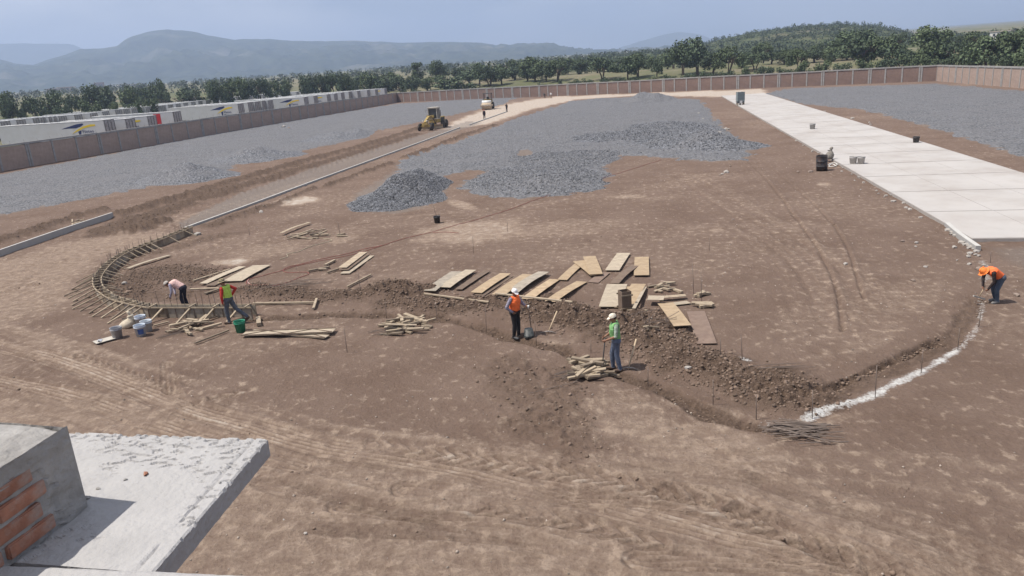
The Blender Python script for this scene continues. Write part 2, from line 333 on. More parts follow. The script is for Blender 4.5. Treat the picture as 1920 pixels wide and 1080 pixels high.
def terrain(X, Y):
    """returns z and material masks (soil tones; treads, ruts and streaks darker where low)"""
    z = base_h(X, Y); sh = X.shape
    PX, PY = proj(X, Y, np.zeros(sh)); PX = np.where(Y > 2, PX, -9999)
    dark = np.zeros(sh); pale = np.zeros(sh); lime = np.zeros(sh); grey = np.zeros(sh); field = np.zeros(sh); rough = np.zeros(sh)
    R = np.hypot(X, Y)
    near = (R < 170) & (Y > 3)
    a, b, c = outside(X, Y); o = np.maximum(np.maximum(a, b), c); inside = o < 0
    field = ss(2, 14, o+4*(fbm(X/9, Y/9, 3, 3)-.5))
    n1 = fbm(X*.5, Y*.5, 4, 11); n2 = fbm(X*3.1, Y*3.1, 3, 12); n3 = fbm(X*.12, Y*.12, 3, 13)
    nz = np.clip((170-R)/60, 0, 1)
    z = z+inside*nz*((n1-.5)*.10+(n2-.5)*.045)
    def crop(pts, w):
        p = np.asarray(pts); mk = (X > p[:, 0].min()-w) & (X < p[:, 0].max()+w) & (Y > p[:, 1].min()-w) & (Y < p[:, 1].max()+w)
        return np.nonzero(mk)
    for pts, w, dz, dk, pl, rg in STROKES:
        P = smooth_path(GP(pts), 1.0); ix = crop(P, w*3+1)
        if not len(ix[0]): continue
        x, y = X[ix], Y[ix]; d, s, sd_ = line_sd(x, y, P)
        wn = w*(1+.7*(fbm(x*.9, y*.9, 3, 21)-.5)*2); pf = ss(1.25, .25, d/wn)
        end = 1
        z[ix] += pf*dz*(.55+.9*fbm(x*1.3, y*1.3, 2, 22)) + pf*rg*(fbm(x*4.5, y*4.5, 3, 23)-.42)*1.5
        dark[ix] = np.maximum(dark[ix], ss(1.5, .35, d/wn+.5*(fbm(x*2, y*2, 3, 24)-.5)*2)*dk); rough[ix] = np.maximum(rough[ix], pf*rg*3)
        if dz < -.2:     # spoil rims
            rim = np.exp(-((d-w*1.5)/.16)**2); z[ix] += rim*.05
    for pts, w, ty, pl in TRACKS:
        P = smooth_path(GP(pts), .5); ix = crop(P, w+1)
        if not len(ix[0]): continue
        x, y = X[ix], Y[ix]; d, s, sd_ = line_sd(x, y, P); e = d*sd_
        fade = ss(.30, .62, fbm(x*.8, y*.8, 3, 31)+.12)
        ins = ss(w+.05, w-.05, d)*fade
        if ty == 0: pat = np.sin(e*2*math.pi/.15); amp = .018
        else:
            pat = np.clip(np.sin((s+np.abs(e)*1.3+np.where(e > 0, .12, 0))*2*math.pi/.40)*2.2, -1, 1); amp = .028
        z[ix] += ins*(-.03+amp*.95*pat*(.4+fbm(x*3, y*3, 2, 32)))
        z[ix] += np.exp(-((d-w-.07)/.07)**2)*.022*fade
        pale[ix] = np.maximum(pale[ix]*(1-ins*.6), ins*(.25+pl*.8)*(.70+.30*pat)); dark[ix] = np.maximum(dark[ix], ins*.30*np.clip(-pat, 0, 1))  # paler on the tread ribs, darker in the grooves
    for pts, w, k in SWEEPS:
        P = smooth_path(GP(pts), .7); ix = crop(P, w+1)
        if not len(ix[0]): continue
        x, y = X[ix], Y[ix]; d, s, sd_ = line_sd(x, y, P); e = d*sd_
        st = fbm(e*3.2+31, s*.10+w, 4, 35); st2 = fbm(e*9, s*.22, 2, 36); f = ss(w, w*.55, d+.6*(fbm(x*.6, y*.6, 2, 37)-.5))
        pale[ix] = pale[ix]*(1-f*.5)+f*k*(.15+1.5*np.clip(st-.30, 0, 1)+.5*(st2-.5)); z[ix] += f*((st-.5)*.09+(st2-.5)*.025); dark[ix] = np.maximum(dark[ix], f*.35*ss(.42, .28, st))
    for pts, w in ROADLINES:
        P = smooth_path(GP(pts), 1.0); ix = crop(P, 1.5); x, y = X[ix], Y[ix]; d, s, sd_ = line_sd(x, y, P)
        z[ix] -= ss(w*2, 0, d)*.06; z[ix] += np.exp(-((d-w*2.4)/.12)**2)*.03; dark[ix] = np.maximum(dark[ix], ss(w*1.8, 0, d)*.5*fbm(x, y, 2, 41))
    for cx, cy, rx, ry, rot, k in PALE:
        q = ell_px(PX, PY, cx, cy, rx, ry, rot); q = np.where(Y > 3, q, 99)
        pale = np.maximum(pale, k*ss(1.3, .1, q+1.0*(fbm(X*1.1, Y*1.1, 4, 51)-.5)))
    # dusty trafficked zones
    road = poly_sd(X, Y, GP([(-80,640),(-80,500),(120,455),(260,430),(330,440),(215,480),(160,530),(120,580)]))
    pale = np.maximum(pale, .55*ss(-1.0, 1.5, road+1.5*(n1-.5)*2))
    dust = poly_sd(X, Y, GP([(820,246),(850,228),(905,205),(1010,184),(1060,180),(1430,166),(1445,176),(1352,182),(1200,180),(1080,188),(1000,205),(925,232)]))
    pale = np.maximum(pale, 1.1*ss(-.8, 1.2, dust+2.5*(n1-.5)))
    fg = np.where(Y > 3, ss(-.35, .45, (PY-(735+.10*(PX-300)+np.where(PX > 1300, (PX-1300)*.16, 0)))/120+ (n3-.5)*2.2), 0)*inside
    pale = np.maximum(pale, fg*.48)
    pale = np.maximum(pale, inside*ss(.52, .75, n3)*.25)
    lane = poly_sd(X, Y, GP([(345,434),(470,384),(620,328),(780,272),(905,231),(880,226),(780,256),(600,312),(450,362),(330,420)]))
    grey = .75*ss(-.3, .3, lane+.8*(n2-.5)); dark = dark*(1-.9*ss(-.3, .5, lane))
    grey = np.maximum(grey, .6*ss(-.5, 1, poly_sd(X, Y, GP([(1832,462),(2000,458),(2000,600),(1925,520),(1860,488)]))))
    for pts, w, k in [([(1512,786),(1560,768),(1640,740),(1700,710),(1750,685),(1792,658)], .12, .95), ([(1792,658),(1820,630),(1838,600),(1842,560)], .10, .6), ([(1845,530),(1850,500),(1840,490)], .12, .55), ([(1440,795),(1512,786)], .15, .4), ([(1388,675),(1400,678)], .15, .8)]:
        d, s, sd_ = line_sd(X, Y, GP(pts)); lime = np.maximum(lime, k*ss(w*2.4, w*.1, d+.30*(fbm(X*2.2, Y*2.2, 5, 61)-.5)))
    # gravel beds leave grey dust near their edges
    for k in GW:
        g = poly_sd(X, Y, GW[k]); grey = np.maximum(grey, .7*ss(-.9, .3, g+1.2*(n2-.5)))
    return z, dict(dark=dark, pale=np.clip(pale, 0, 1.3), lime=lime, grey=grey, field=field)
# ---------------- fan grid
AZ = np.radians(np.concatenate([np.arange(-180, -42, 6.0), np.arange(-42, 42, .085), np.arange(42, 180, 6.0)]))
dep = np.radians(np.concatenate([[89.0, 75, 62, 52, 46], np.arange(43, 15, -.05), np.arange(15, 1.4, -.085)]))
dist = np.concatenate([EYE/np.tan(dep), np.geomspace(EYE/math.tan(math.radians(1.38)), 9000, 110)])
RR, AA = np.meshgrid(dist, AZ, indexing='ij'); GX = RR*np.sin(AA); GY = RR*np.cos(AA)
GZ, MASK = terrain(GX, GY)
nr, nc = GX.shape
def gz(x, y):
    r = min(max(math.hypot(x, y), dist[0]), dist[-1]*.999); a = math.atan2(x, y)
    i = min(max(np.searchsorted(dist, r)-1, 0), nr-2); j = min(max(np.searchsorted(AZ, a)-1, 0), nc-2)
    u = (r-dist[i])/(dist[i+1]-dist[i]); v = (a-AZ[j])/(AZ[j+1]-AZ[j])
    return float((GZ[i, j]*(1-v)+GZ[i, j+1]*v)*(1-u)+(GZ[i+1, j]*(1-v)+GZ[i+1, j+1]*v)*u)
def at(px, py, dz=0.0):
    """point of the ground seen at a pixel of the photograph"""
    z = 0.0
    for _ in range(4):
        p = G(px, py, z); z = gz(p[0], p[1])
    return Vector((p[0], p[1], z+dz))
idx = np.arange(nr*nc).reshape(nr, nc)
jj = np.arange(nc); jn = (jj+1) % nc
Q = np.stack([idx[:-1][:, jj], idx[:-1][:, jn], idx[1:][:, jn], idx[1:][:, jj]], -1)[..., ::-1].reshape(-1, 4)
V = np.stack([GX, GY, GZ], -1).reshape(-1, 3)
ground_me = np_mesh('ground', V, Q, smooth=True)
for k, a in MASK.items():
    at_ = ground_me.attributes.new('m_'+k, 'FLOAT', 'POINT'); at_.data.foreach_set('value', a.astype(np.float32).ravel())
# ---------------- ground material
def ground_mat():
    M = bpy.data.materials.new('soil'); M.use_nodes = True; t = M.node_tree; P = t.nodes['Principled BSDF']; n = t.nodes.new; l = t.links.new
    geo = n('ShaderNodeNewGeometry'); pos = geo.outputs['Position']
    def noise(scale, detail=5, rough=.6, vec=None, dist_=0):
        q = n('ShaderNodeTexNoise'); q.inputs['Scale'].default_value = scale; q.inputs['Detail'].default_value = detail; q.inputs['Roughness'].default_value = rough
        q.inputs['Distortion'].default_value = dist_; l(vec or pos, q.inputs['Vector']); return q.outputs[0]
    def mr(v, a, b, c=0., d=1.):
        q = n('ShaderNodeMapRange'); q.inputs[1].default_value = a; q.inputs[2].default_value = b; q.inputs[3].default_value = c; q.inputs[4].default_value = d; l(v, q.inputs[0]); return q.outputs[0]
    def mth(op, a, b):
        q = n('ShaderNodeMath'); q.operation = op
        for i, v in enumerate((a, b)):
            if isinstance(v, (int, float)): q.inputs[i].default_value = v
            else: l(v, q.inputs[i])
        return q.outputs[0]
    def mix(f, a, b):
        q = n('ShaderNodeMix'); q.data_type = 'RGBA'
        if isinstance(f, (int, float)): q.inputs[0].default_value = f
        else: l(f, q.inputs[0])
        for i, v in ((6, a), (7, b)):
            if isinstance(v, tuple): q.inputs[i].default_value = (*v, 1)
            else: l(v, q.inputs[i])
        return q.outputs[2]
    def attr(k):
        q = n('ShaderNodeAttribute'); q.attribute_name = 'm_'+k; return q.outputs['Fac']
    nL = noise(.35, 5); nM = noise(2.2, 6, .65); nF = noise(11, 6, .7); nG = noise(45, 3, .6)
    mp_ = n('ShaderNodeMapping'); mp_.inputs['Scale'].default_value = (3.4, 2.6, 3); mp_.inputs['Rotation'].default_value = (0, 0, .25); l(pos, mp_.inputs['Vector'])
    nS = noise(1.0, 5, .62, mp_.outputs[0])
    mp2 = n('ShaderNodeMapping'); mp2.inputs['Scale'].default_value = (.5, 4.5, 3); mp2.inputs['Rotation'].default_value = (0, 0, .35); l(pos, mp2.inputs['Vector'])
    nT = noise(1.0, 5, .6, mp2.outputs[0])
    base = mix(mr(nL, .35, .65), (.146, .100, .077), (.188, .134, .106))
    base = mix(mr(nF, .35, .7, 0, .55), base, (.105, .070, .052))
    tan = mix(mr(nM, .3, .7), (.272, .202, .154), (.332, .256, .200))
    tan = mix(mr(nT, .42, .62, .0, .4), tan, (.215, .157, .113))
    # pale dust flecks everywhere
    fl = mth('MULTIPLY', mr(nS, .56, .66), mr(nL, .35, .6, .35, .8))
    pal = mth('ADD', attr('pale'), mth('MULTIPLY', fl, .8))
    pal = mth('MULTIPLY', pal, mth('SUBTRACT', 1.0, mth('MULTIPLY', attr('dark'), .9)))
    pf = mth('ADD', pal, mth('ADD', mr(nM, .3, .7, -.16, .16), mth('ADD', mr(nS, .35, .65, -.15, .15), mr(nF, .3, .7, -.28, .28))))
    col = mix(mr(pf, .12, .85), base, tan)
    vpale = mix(mr(nF, .3, .7), (.42, .36, .30), (.50, .45, .40))
    col = mix(mr(mth('ADD', attr('pale'), mr(nM, .3, .7, -.3, .3)), .75, 1.25, 0, .8), col, vpale)
    gr = mix(mr(nF, .35, .65), (.135, .115, .102), (.225, .20, .18))
    col = mix(mr(mth('ADD', attr('grey'), mr(nG, .3, .7, -.3, .3)), .3, .9, 0, .85), col, gr)
    dk = mix(mr(nF, .35, .65), (.068, .046, .034), (.138, .096, .072))
    col = mix(mr(mth('ADD', attr('dark'), mr(nM, .3, .7, -.25, .25)), .2, .8), col, dk)
    col = mix(mr(mth('ADD', attr('lime'), mr(nF, .3, .7, -.5, .3)), .30, 1.0), col, (.56, .55, .53))
    gf = mix(mr(noise(.02, 5), .4, .6), (.10, .105, .055), (.19, .16, .11))
    gf = mix(mr(noise(.12, 4), .45, .65, 0, .6), gf, (.10, .115, .05))
    col = mix(attr('field'), col, gf)
    l(col, P.inputs['Base Color']); P.inputs['Roughness'].default_value = .95; P.inputs['Specular IOR Level'].default_value = .1
    b1 = n('ShaderNodeBump'); b1.inputs['Distance'].default_value = .065; b1.inputs['Strength'].default_value = 1.0; l(nF, b1.inputs['Height'])
    b2 = n('ShaderNodeBump'); b2.inputs['Distance'].default_value = .015; l(nG, b2.inputs['Height']); l(b1.outputs[0], b2.inputs['Normal'])
    b3 = n('ShaderNodeBump'); b3.inputs['Distance'].default_value = .05; l(nS, b3.inputs['Height']); l(b2.outputs[0], b3.inputs['Normal'])
    l(b3.outputs[0], P.inputs['Normal'])
    return M
link('ground', ground_me, None, ground_mat(), kind='structure')
# ---------------- gravel material
def gravel_mat(name, lo, hi, sc=9.0, dusty=.0):
    M = bpy.data.materials.new(name); M.use_nodes = True; t = M.node_tree; P = t.nodes['Principled BSDF']; n = t.nodes.new; l = t.links.new
    pos = n('ShaderNodeNewGeometry').outputs['Position']
    v = n('ShaderNodeTexVoronoi'); v.inputs['Scale'].default_value = sc; l(pos, v.inputs['Vector'])
    bw = n('ShaderNodeRGBToBW'); l(v.outputs['Color'], bw.inputs[0])
    r = n('ShaderNodeValToRGB'); e = r.color_ramp.elements; e[0].position = .2; e[0].color = (*lo, 1); e[1].position = .85; e[1].color = (*hi, 1)
    x = e.new(.5); x.color = (*[(p+q)*.42 for p, q in zip(lo, hi)], 1); l(bw.outputs[0], r.inputs[0])
    q = n('ShaderNodeTexNoise'); q.inputs['Scale'].default_value = .25; q.inputs['Detail'].default_value = 6; l(pos, q.inputs['Vector'])
    mp_ = n('ShaderNodeMapping'); mp_.inputs['Scale'].default_value = (.10, .9, 1); mp_.inputs['Rotation'].default_value = (0, 0, -1.25); l(pos, mp_.inputs['Vector'])
    q2 = n('ShaderNodeTexNoise'); q2.inputs['Scale'].default_value = 1; q2.inputs['Detail'].default_value = 5; l(mp_.outputs[0], q2.inputs['Vector'])
    ad = n('ShaderNodeMath'); ad.operation = 'ADD'; l(q.outputs[0], ad.inputs[0]); l(q2.outputs[0], ad.inputs[1])
    mr = n('ShaderNodeMapRange'); mr.inputs[1].default_value = .8; mr.inputs[2].default_value = 1.2; mr.inputs[3].default_value = .0; mr.inputs[4].default_value = .55; l(ad.outputs[0], mr.inputs[0])
    mx = n('ShaderNodeMix'); mx.data_type = 'RGBA'; l(mr.outputs[0], mx.inputs[0]); l(r.outputs[0], mx.inputs[6]); mx.inputs[7].default_value = (.165, .160, .165, 1)
    l(mx.outputs[2], P.inputs['Base Color']); P.inputs['Roughness'].default_value = .9; P.inputs['Specular IOR Level'].default_value = .2
    b = n('ShaderNodeBump'); b.inputs['Distance'].default_value = .09; b.invert = True; l(v.outputs['Distance'], b.inputs['Height'])
    b2 = n('ShaderNodeBump'); b2.inputs['Distance'].default_value = .5; b2.inputs['Strength'].default_value = .7; l(q2.outputs[0], b2.inputs['Height']); l(b.outputs[0], b2.inputs['Normal'])
    l(b2.outputs[0], P.inputs['Normal']); return M
MG = gravel_mat('gravel_grey', (.064, .064, .068), (.225, .226, .238), 8)
MGP = gravel_mat('gravel_fresh', (.055, .058, .065), (.24, .245, .265), 8)
inr = (GY > 5) & (RR < 330)
def sheet(name, T, zadd, mtl, thr=0.0, **k):
    """sheet of material lying on the ground: only where its thickness is positive"""
    mk = (T > thr) & inr; fm = (mk[:-1][:, :] & True)
    a = mk[:-1, :-1] | mk[1:, :-1] | mk[:-1, 1:] | mk[1:, 1:]
    i, j = np.nonzero(a)
    q = np.stack([idx[i, j], idx[i+1, j], idx[i+1, j+1], idx[i, j+1]], -1)
    u, inv = np.unique(q, return_inverse=True); inv = inv.reshape(q.shape)
    v = np.stack([GX, GY, zadd], -1).reshape(-1, 3)[u]
    me = np_mesh(name, v, inv[:, ::-1], smooth=True)
    return link(name, me, None, mtl, **k)
gn = fbm(GX*1.2, GY*1.2, 3, 71); gn2 = fbm(GX*4, GY*4, 2, 72)
PILES = gravel_piles(GX, GY)
BED = {}
for k in ('left', 'centre', 'right'):
    d = poly_sd(GX, GY, GW[k]); BED[k] = np.where(d > -3, .13*ss(-.5, .9, d+1.3*(gn-.5)*2)-.035+(gn2-.5)*.05, -1)
if True:   # soil window inside the centre spread
    q = ell_px(*proj(GX, GY, GX*0), 985, 287, 14, 7); BED['centre'] = np.where(q+1.2*(gn-.5) < 1, -.05, BED['centre'])
ridge = .10*(fbm(GX*.35, GY*.1, 3, 73)-.5)
ZB = {k: GZ+BED[k]+np.where(BED[k] > .03, ridge, 0) for k in BED}
lab = {'left': 'wide grey gravel layer spread in the yard along the left wall', 'centre': 'large grey gravel spread in the middle of the brown site', 'right': 'grey gravel layer in the yard right of the concrete road'}
for k in BED: sheet('gravel', BED[k], ZB[k], MG, 0, label=lab[k], cat='gravel', kind='stuff')
PL = [('near', None, 'tall separate heap of coarse grey gravel nearest the camera'), ('mid', 'centre', 'broad low gravel mound in front of the central gravel spread'), ('east', 'centre', 'long dark gravel ridge at the right end of the central spread'),
      ('back', 'centre', 'small gravel heap far back before the end wall'), ('l1', 'left', 'dark gravel heap at the roadside edge of left yard, nearest of three'),
      ('l2', 'left', 'middle of the three gravel heaps along the left yard edge'), ('l3', 'left', 'farthest of three gravel heaps along left yard, beside the grader')]
PILEZ = {}
for k, bed, lb in PL:
    h = PILES[k]; mk = h > .03
    if bed is None: b0 = GZ-.05
    else: b0 = np.maximum(ZB[bed], GZ)
    zz = b0+h-.06+(gn2-.5)*.10*np.clip(h*4, 0, 1)+(fbm(GX*.9, GY*.9, 2, 75)-.5)*.22*np.clip(h*2, 0, 1); PILEZ[k] = zz
    if k == 'near': h = np.where(poly_sd(GX, GY, GW['pile_near']) > -1.5, h, h)
    sheet('gravel_pile', h, zz, MG if k in ('mid', 'back') else MGP, .03, label=lb, cat='gravel pile')
# ---------------- loose stones and clods (merged, real geometry)
def stone_templates(n, kind):
    T = []
    for i in range(n):
        bm = bmesh.new()
        if kind == 8: bmesh.ops.create_icosphere(bm, subdivisions=1, radius=1) if False else bmesh.ops.create_cone(bm, cap_ends=True, segments=4, radius1=1, radius2=.5, depth=1.2)
        else: bmesh.ops.create_icosphere(bm, subdivisions=1, radius=1)
        bmesh.ops.triangulate(bm, faces=bm.faces)
        v = np.array([x.co[:] for x in bm.verts]); v *= RNG.uniform(.7, 1.15, (len(v), 1)); v *= RNG.uniform(.7, 1.2, 3)
        bm.verts.index_update(); f = np.array([[x.index for x in q.verts] for q in bm.faces]); bm.free(); T.append((v, f))
    return T
TS8 = stone_templates(6, 8); TS20 = stone_templates(6, 20)
def scatter(P, size, T, flat=.75):
    VV = []; FF = []; b = 0
    for ti, (v, f) in enumerate(T):
        pp = P[ti::len(T)]; sz = size[ti::len(T)]; m_ = len(pp)
        if not m_: continue
        a = RNG.uniform(0, 2*math.pi, m_); c, s_ = np.cos(a), np.sin(a); tl = RNG.uniform(-.6, .6, m_)
        w = v[None]*sz[:, None, None]*np.array([1, 1, flat]); x, y, z = w[..., 0], w[..., 1], w[..., 2]
        y2 = y*np.cos(tl)[:, None]-z*np.sin(tl)[:, None]; z2 = y*np.sin(tl)[:, None]+z*np.cos(tl)[:, None]
        X_ = x*c[:, None]-y2*s_[:, None]; Y_ = x*s_[:, None]+y2*c[:, None]
        VV.append((np.stack([X_, Y_, z2], -1)+pp[:, None]).reshape(-1, 3)); FF.append((f[None]+(np.arange(m_)*len(v))[:, None, None]+b).reshape(-1, 3)); b += m_*len(v)
    return np.concatenate(VV), np.concatenate(FF)
CELL = np.zeros_like(GX); CELL[:-1] = (np.diff(dist)[:, None])*RR[:-1]*np.radians(.085)
def pick(weight, n):
    w = (weight*CELL*inr)[:, 30:-30]; fl = w.ravel(); c = np.cumsum(fl); k = np.searchsorted(c, RNG.uniform(0, c[-1], n)); i, j = np.unravel_index(k, w.shape); j = j+30
    u = RNG.uniform(0, 1, n); v = RNG.uniform(0, 1, n); i = np.minimum(i, nr-2); j = np.minimum(j, nc-2)
    return i, j, u, v
def lerp(A, i, j, u, v): return (A[i, j]*(1-v)+A[i, j+1]*v)*(1-u)+(A[i+1, j]*(1-v)+A[i+1, j+1]*v)*u
def stones(name, weight, Z, n, smin, smax, T, mtl, pw=2.5, **k):
    i, j, u, v = pick(weight, n); sz = smin+(smax-smin)*RNG.uniform(0, 1, n)**pw
    P = np.stack([lerp(GX, i, j, u, v), lerp(GY, i, j, u, v), lerp(Z, i, j, u, v)+sz*.25], -1)
    Vv, Ff = scatter(P, sz, T); return link(name, np_mesh(name, Vv, Ff), None, mtl, kind='stuff', **k)
MST = mat('gravel_stone', (.15, .153, .165), .85, .15, 3, 0, island=.75)
MCL = mat('soil_clod', (.155, .11, .083), .95, .2, 5, 0, island=.4)
MPB = mat('pebble', (.30, .25, .21), .9, .2, 5, 0, island=.5)
nearw = ss(110, 25, RR)
stones('gravel_stones', (PILES['near'] > .05)*(GY > 5)*1.0, PILEZ['near'], 15000, .035, .085, TS8, MST, 1.6, label='loose stones covering the nearest tall gravel heap', cat='stones')
wm = (PILES['mid'] > .05)*1.0
stones('gravel_stones', np.where(wm > 0, wm, (BED['centre'] > .04)*.25*nearw), np.where(wm > 0, PILEZ['mid'], ZB['centre']), 9000, .035, .085, TS8, MST, 1.6, label='loose stones scattered over the central gravel spread', cat='stones')
stones('gravel_stones', (PILES['east'] > .06)*1.0, PILEZ['east'], 10000, .05, .11, TS8, MST, 1.6, label='loose stones on the dark gravel ridge right of centre', cat='stones')
dk = MASK['dark']; ins_ = (MASK['field'] < .1)*(BED['left'] < .02)*(BED['centre'] < .02)*(BED['right'] < .02)*(poly_sd(GX, GY, SL) < -.3)
spoil = np.zeros_like(GX)
for ci in (13, 14, 15, 16, 17, 18, 9, 12, 1, 7, 21):
    P_ = smooth_path(GP(STROKES[ci][0]), 1.0); d_, _, _ = line_sd(GX, GY, P_); spoil = np.maximum(spoil, (.10 if ci in (17, 18) else 1)*ss(STROKES[ci][1]*1.4, STROKES[ci][1]*.3, d_))
stones('soil_clods', spoil*ins_*ss(60, 20, RR)+.02*dk*ins_*ss(80, 15, RR), GZ, 14000, .014, .065, TS20, MCL, 4, label='dark earth clods heaped along the dug trench', cat='soil')
stones('soil_clods', ss(.25, .9, dk)*ins_*nearw, GZ, 3500, .015, .07, TS20, MCL, 4, label='scattered earth clods over the freshly dug ground', cat='soil')
stones('pebbles', ins_*nearw*(fbm(GX*.4, GY*.4, 3, 88) > .47), GZ, 5000, .010, .05, TS8, MPB, 4, label='small pale pebbles strewn over the bare site', cat='pebbles')
# ================================================================== perimeter walls
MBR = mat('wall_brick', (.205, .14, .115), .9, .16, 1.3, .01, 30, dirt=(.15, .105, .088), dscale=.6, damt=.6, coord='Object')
MBR2 = mat('wall_brick_lit_copy', (.34, .255, .21), .9, .16, 1.3, .01, 30, dirt=(.27, .20, .165), dscale=.6, damt=.5)  # brighter copy of the same brick, with light put into its colour
MCC = mat('wall_concrete', (.31, .295, .28), .9, .12, 2.0, .01, 25, dirt=(.17, .16, .15), dscale=1.2, damt=.5)
def wall(p, q, H, bay, label, mbrick, dbl=3, tilt=0):
    d = q-p; Lw = float(np.linalg.norm(d)); ang = math.atan2(d[1], d[0]); n = int(round(Lw/bay)); bay = Lw/n
    root = empty('boundary_wall', (p[0], p[1], 0), ang, label, 'wall')
    cache = {}
    def part(nm, mb, mt, x):
        if nm not in cache: cache[nm] = mb().mesh(nm); cache[nm].materials.append(mt)
        o = bpy.data.objects.new(nm, cache[nm]); COL.objects.link(o); o.parent = root; o.location = (x, 0, 0)
    def courses():
        b = MB()
        b.box((bay/2, 0, (H-.25)/2-.15), (bay-.22, .14, H-.25+.3)); return b
    for i in range(n):
        part('brick_panel', courses, mbrick, i*bay)
        x = i*bay
        part('pilaster', lambda: MB().box((0, 0, H/2-.2), (.30, .30, H-.2+.4-.22+.22)), MCC, x)
        if i % dbl == 0 and i: part('pilaster', None, MCC, x+.42)
        stp = .22*((i//(dbl*2)) % 2) if tilt else 0
    for i in range(0, n, dbl*2):
        x0 = i*bay; x1 = min(n, i+dbl*2)*bay; z = H-.12+.05*((i//(dbl*2)) % 2)
        MB().box(((x0+x1)/2, 0, z), (x1-x0-.01, .34, .26)).build('wall_cap', MCC, root)
    for i in range(0, n):      # iron pins standing out of the cap
        pass
    pm = MB()
    for i in range(0, n*2): pm.tube([(i*bay/2, 0, H), (i*bay/2, .02, H+.45)], .012, 4)
    pm.build('cap_rods', mat('rust_iron', (.10, .07, .055), .8), root, kind='stuff')
    return root
wall(A0, B_, 3.25, 4.7, 'long brick boundary wall with concrete pilasters before the parked trailers', MBR2, 3, 1)  # shaded side of the wall, brightened by its brick colour
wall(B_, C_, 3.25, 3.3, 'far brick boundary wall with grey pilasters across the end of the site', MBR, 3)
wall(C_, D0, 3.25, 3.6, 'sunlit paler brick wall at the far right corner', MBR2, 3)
# ================================================================== concrete road
MCON = mat('road_concrete', (.40, .375, .355), .85, .05, .35, .004, 30, dirt=(.30, .265, .24), dscale=.28, damt=.7, coord='Object')
def slab_grid():
    a0, a1, b1, b0 = [Vector((p[0], p[1], 0)) for p in SL]     # far-left, near-left, near-right, far-right
    root = empty('concrete_road', tuple(a1), 0, None, None); root['kind'] = 'structure'
    NL = 22; NW = 3; T_ = .17
    def P(u, v, z): # u: along 0 near .. 1 far, v across
        l_ = a1.lerp(a0, u); r_ = b1.lerp(b0, u); q = l_.lerp(r_, v)-a1; return (q.x, q.y, z)
    g = .00045; gv = .0012
    for i in range(NL):
        for j in range(NW):
            if i == 0: pass
            u0, u1 = (i/NL)**1.0+g, ((i+1)/NL)**1.0-g; v0, v1 = j/NW+gv, (j+1)/NW-gv; z = T_+random.uniform(-.003, .003)
            mb = MB(); V_ = [P(u0, v0, -.1), P(u0, v1, -.1), P(u1, v1, -.1), P(u1, v0, -.1), P(u0, v0, z), P(u0, v1, z), P(u1, v1, z), P(u1, v0, z)]
            mb.add(V_, [(0, 3, 2, 1), (4, 5, 6, 7), (0, 1, 5, 4), (1, 2, 6, 5), (2, 3, 7, 6), (3, 0, 4, 7)])
            mb.build('slab_panel', MCON, root)
    mb = MB(); V_ = [P(0, 0, -.1), P(0, 1, -.1), P(1, 1, -.1), P(1, 0, -.1), P(0, 0, T_-.02), P(0, 1, T_-.02), P(1, 1, T_-.02), P(1, 0, T_-.02)]
    mb.add([(x*.999, y*.999, z) for x, y, z in V_], [(0, 3, 2, 1), (4, 5, 6, 7), (0, 1, 5, 4), (1, 2, 6, 5), (2, 3, 7, 6), (3, 0, 4, 7)]); mb.build('joint_filler', mat('joint', (.33, .30, .275)), root)
slab_grid()
# kerbs ------------------------------------------------------------
MK = mat('kerb_concrete', (.36, .35, .335), .88, .08, 1.5, .006, 25, dirt=(.30, .28, .25), dscale=1.5, damt=.4)
MKT = mat('kerb_top', (.45, .435, .41), .85, .06, 2)
def kerb(pts, w, h, label, seg=3.0, gap=()):
    P = GP(pts); root = empty('kerb', (*P[0], 0), 0, label, 'kerb'); path = smooth_path(P, seg); o = Vector((*P[0], 0))
    for i in range(len(path)-1):
        a, b = Vector((*path[i], 0)), Vector((*path[i+1], 0)); d = (b-a).normalized()
        if i in gap: continue
        b2 = b-d*.012; z0 = -.3
        MB().beam(a-o+Vector((0, 0, (h+z0)/2)), b2-o+Vector((0, 0, (h+z0)/2)), w, h-z0-.012).build('kerb_block', MK, root)
        MB().beam(a-o+Vector((0, 0, h-.004)), b2-o+Vector((0, 0, h-.004)), w-.012, .02).build('kerb_capping', MKT, root)
kerb([(348,430),(480,382),(620,330),(780,271),(862,240)], .15, .15, 'long low concrete kerb right of the graded road', 3.5)
kerb([(880,235),(905,226),(950,210)], .15, .15, 'short far piece of kerb behind a gap in the long kerb', 3.5)
kerb([(-90,510),(0,481),(110,442),(212,408)], .14, .38, 'grey concrete kerb at the left edge of the frame', 3.0)
kerb([(1775,425),(1800,446),(1834,470)], .2, .2, 'short concrete kerb end at near corner of the concrete road', 2.0)
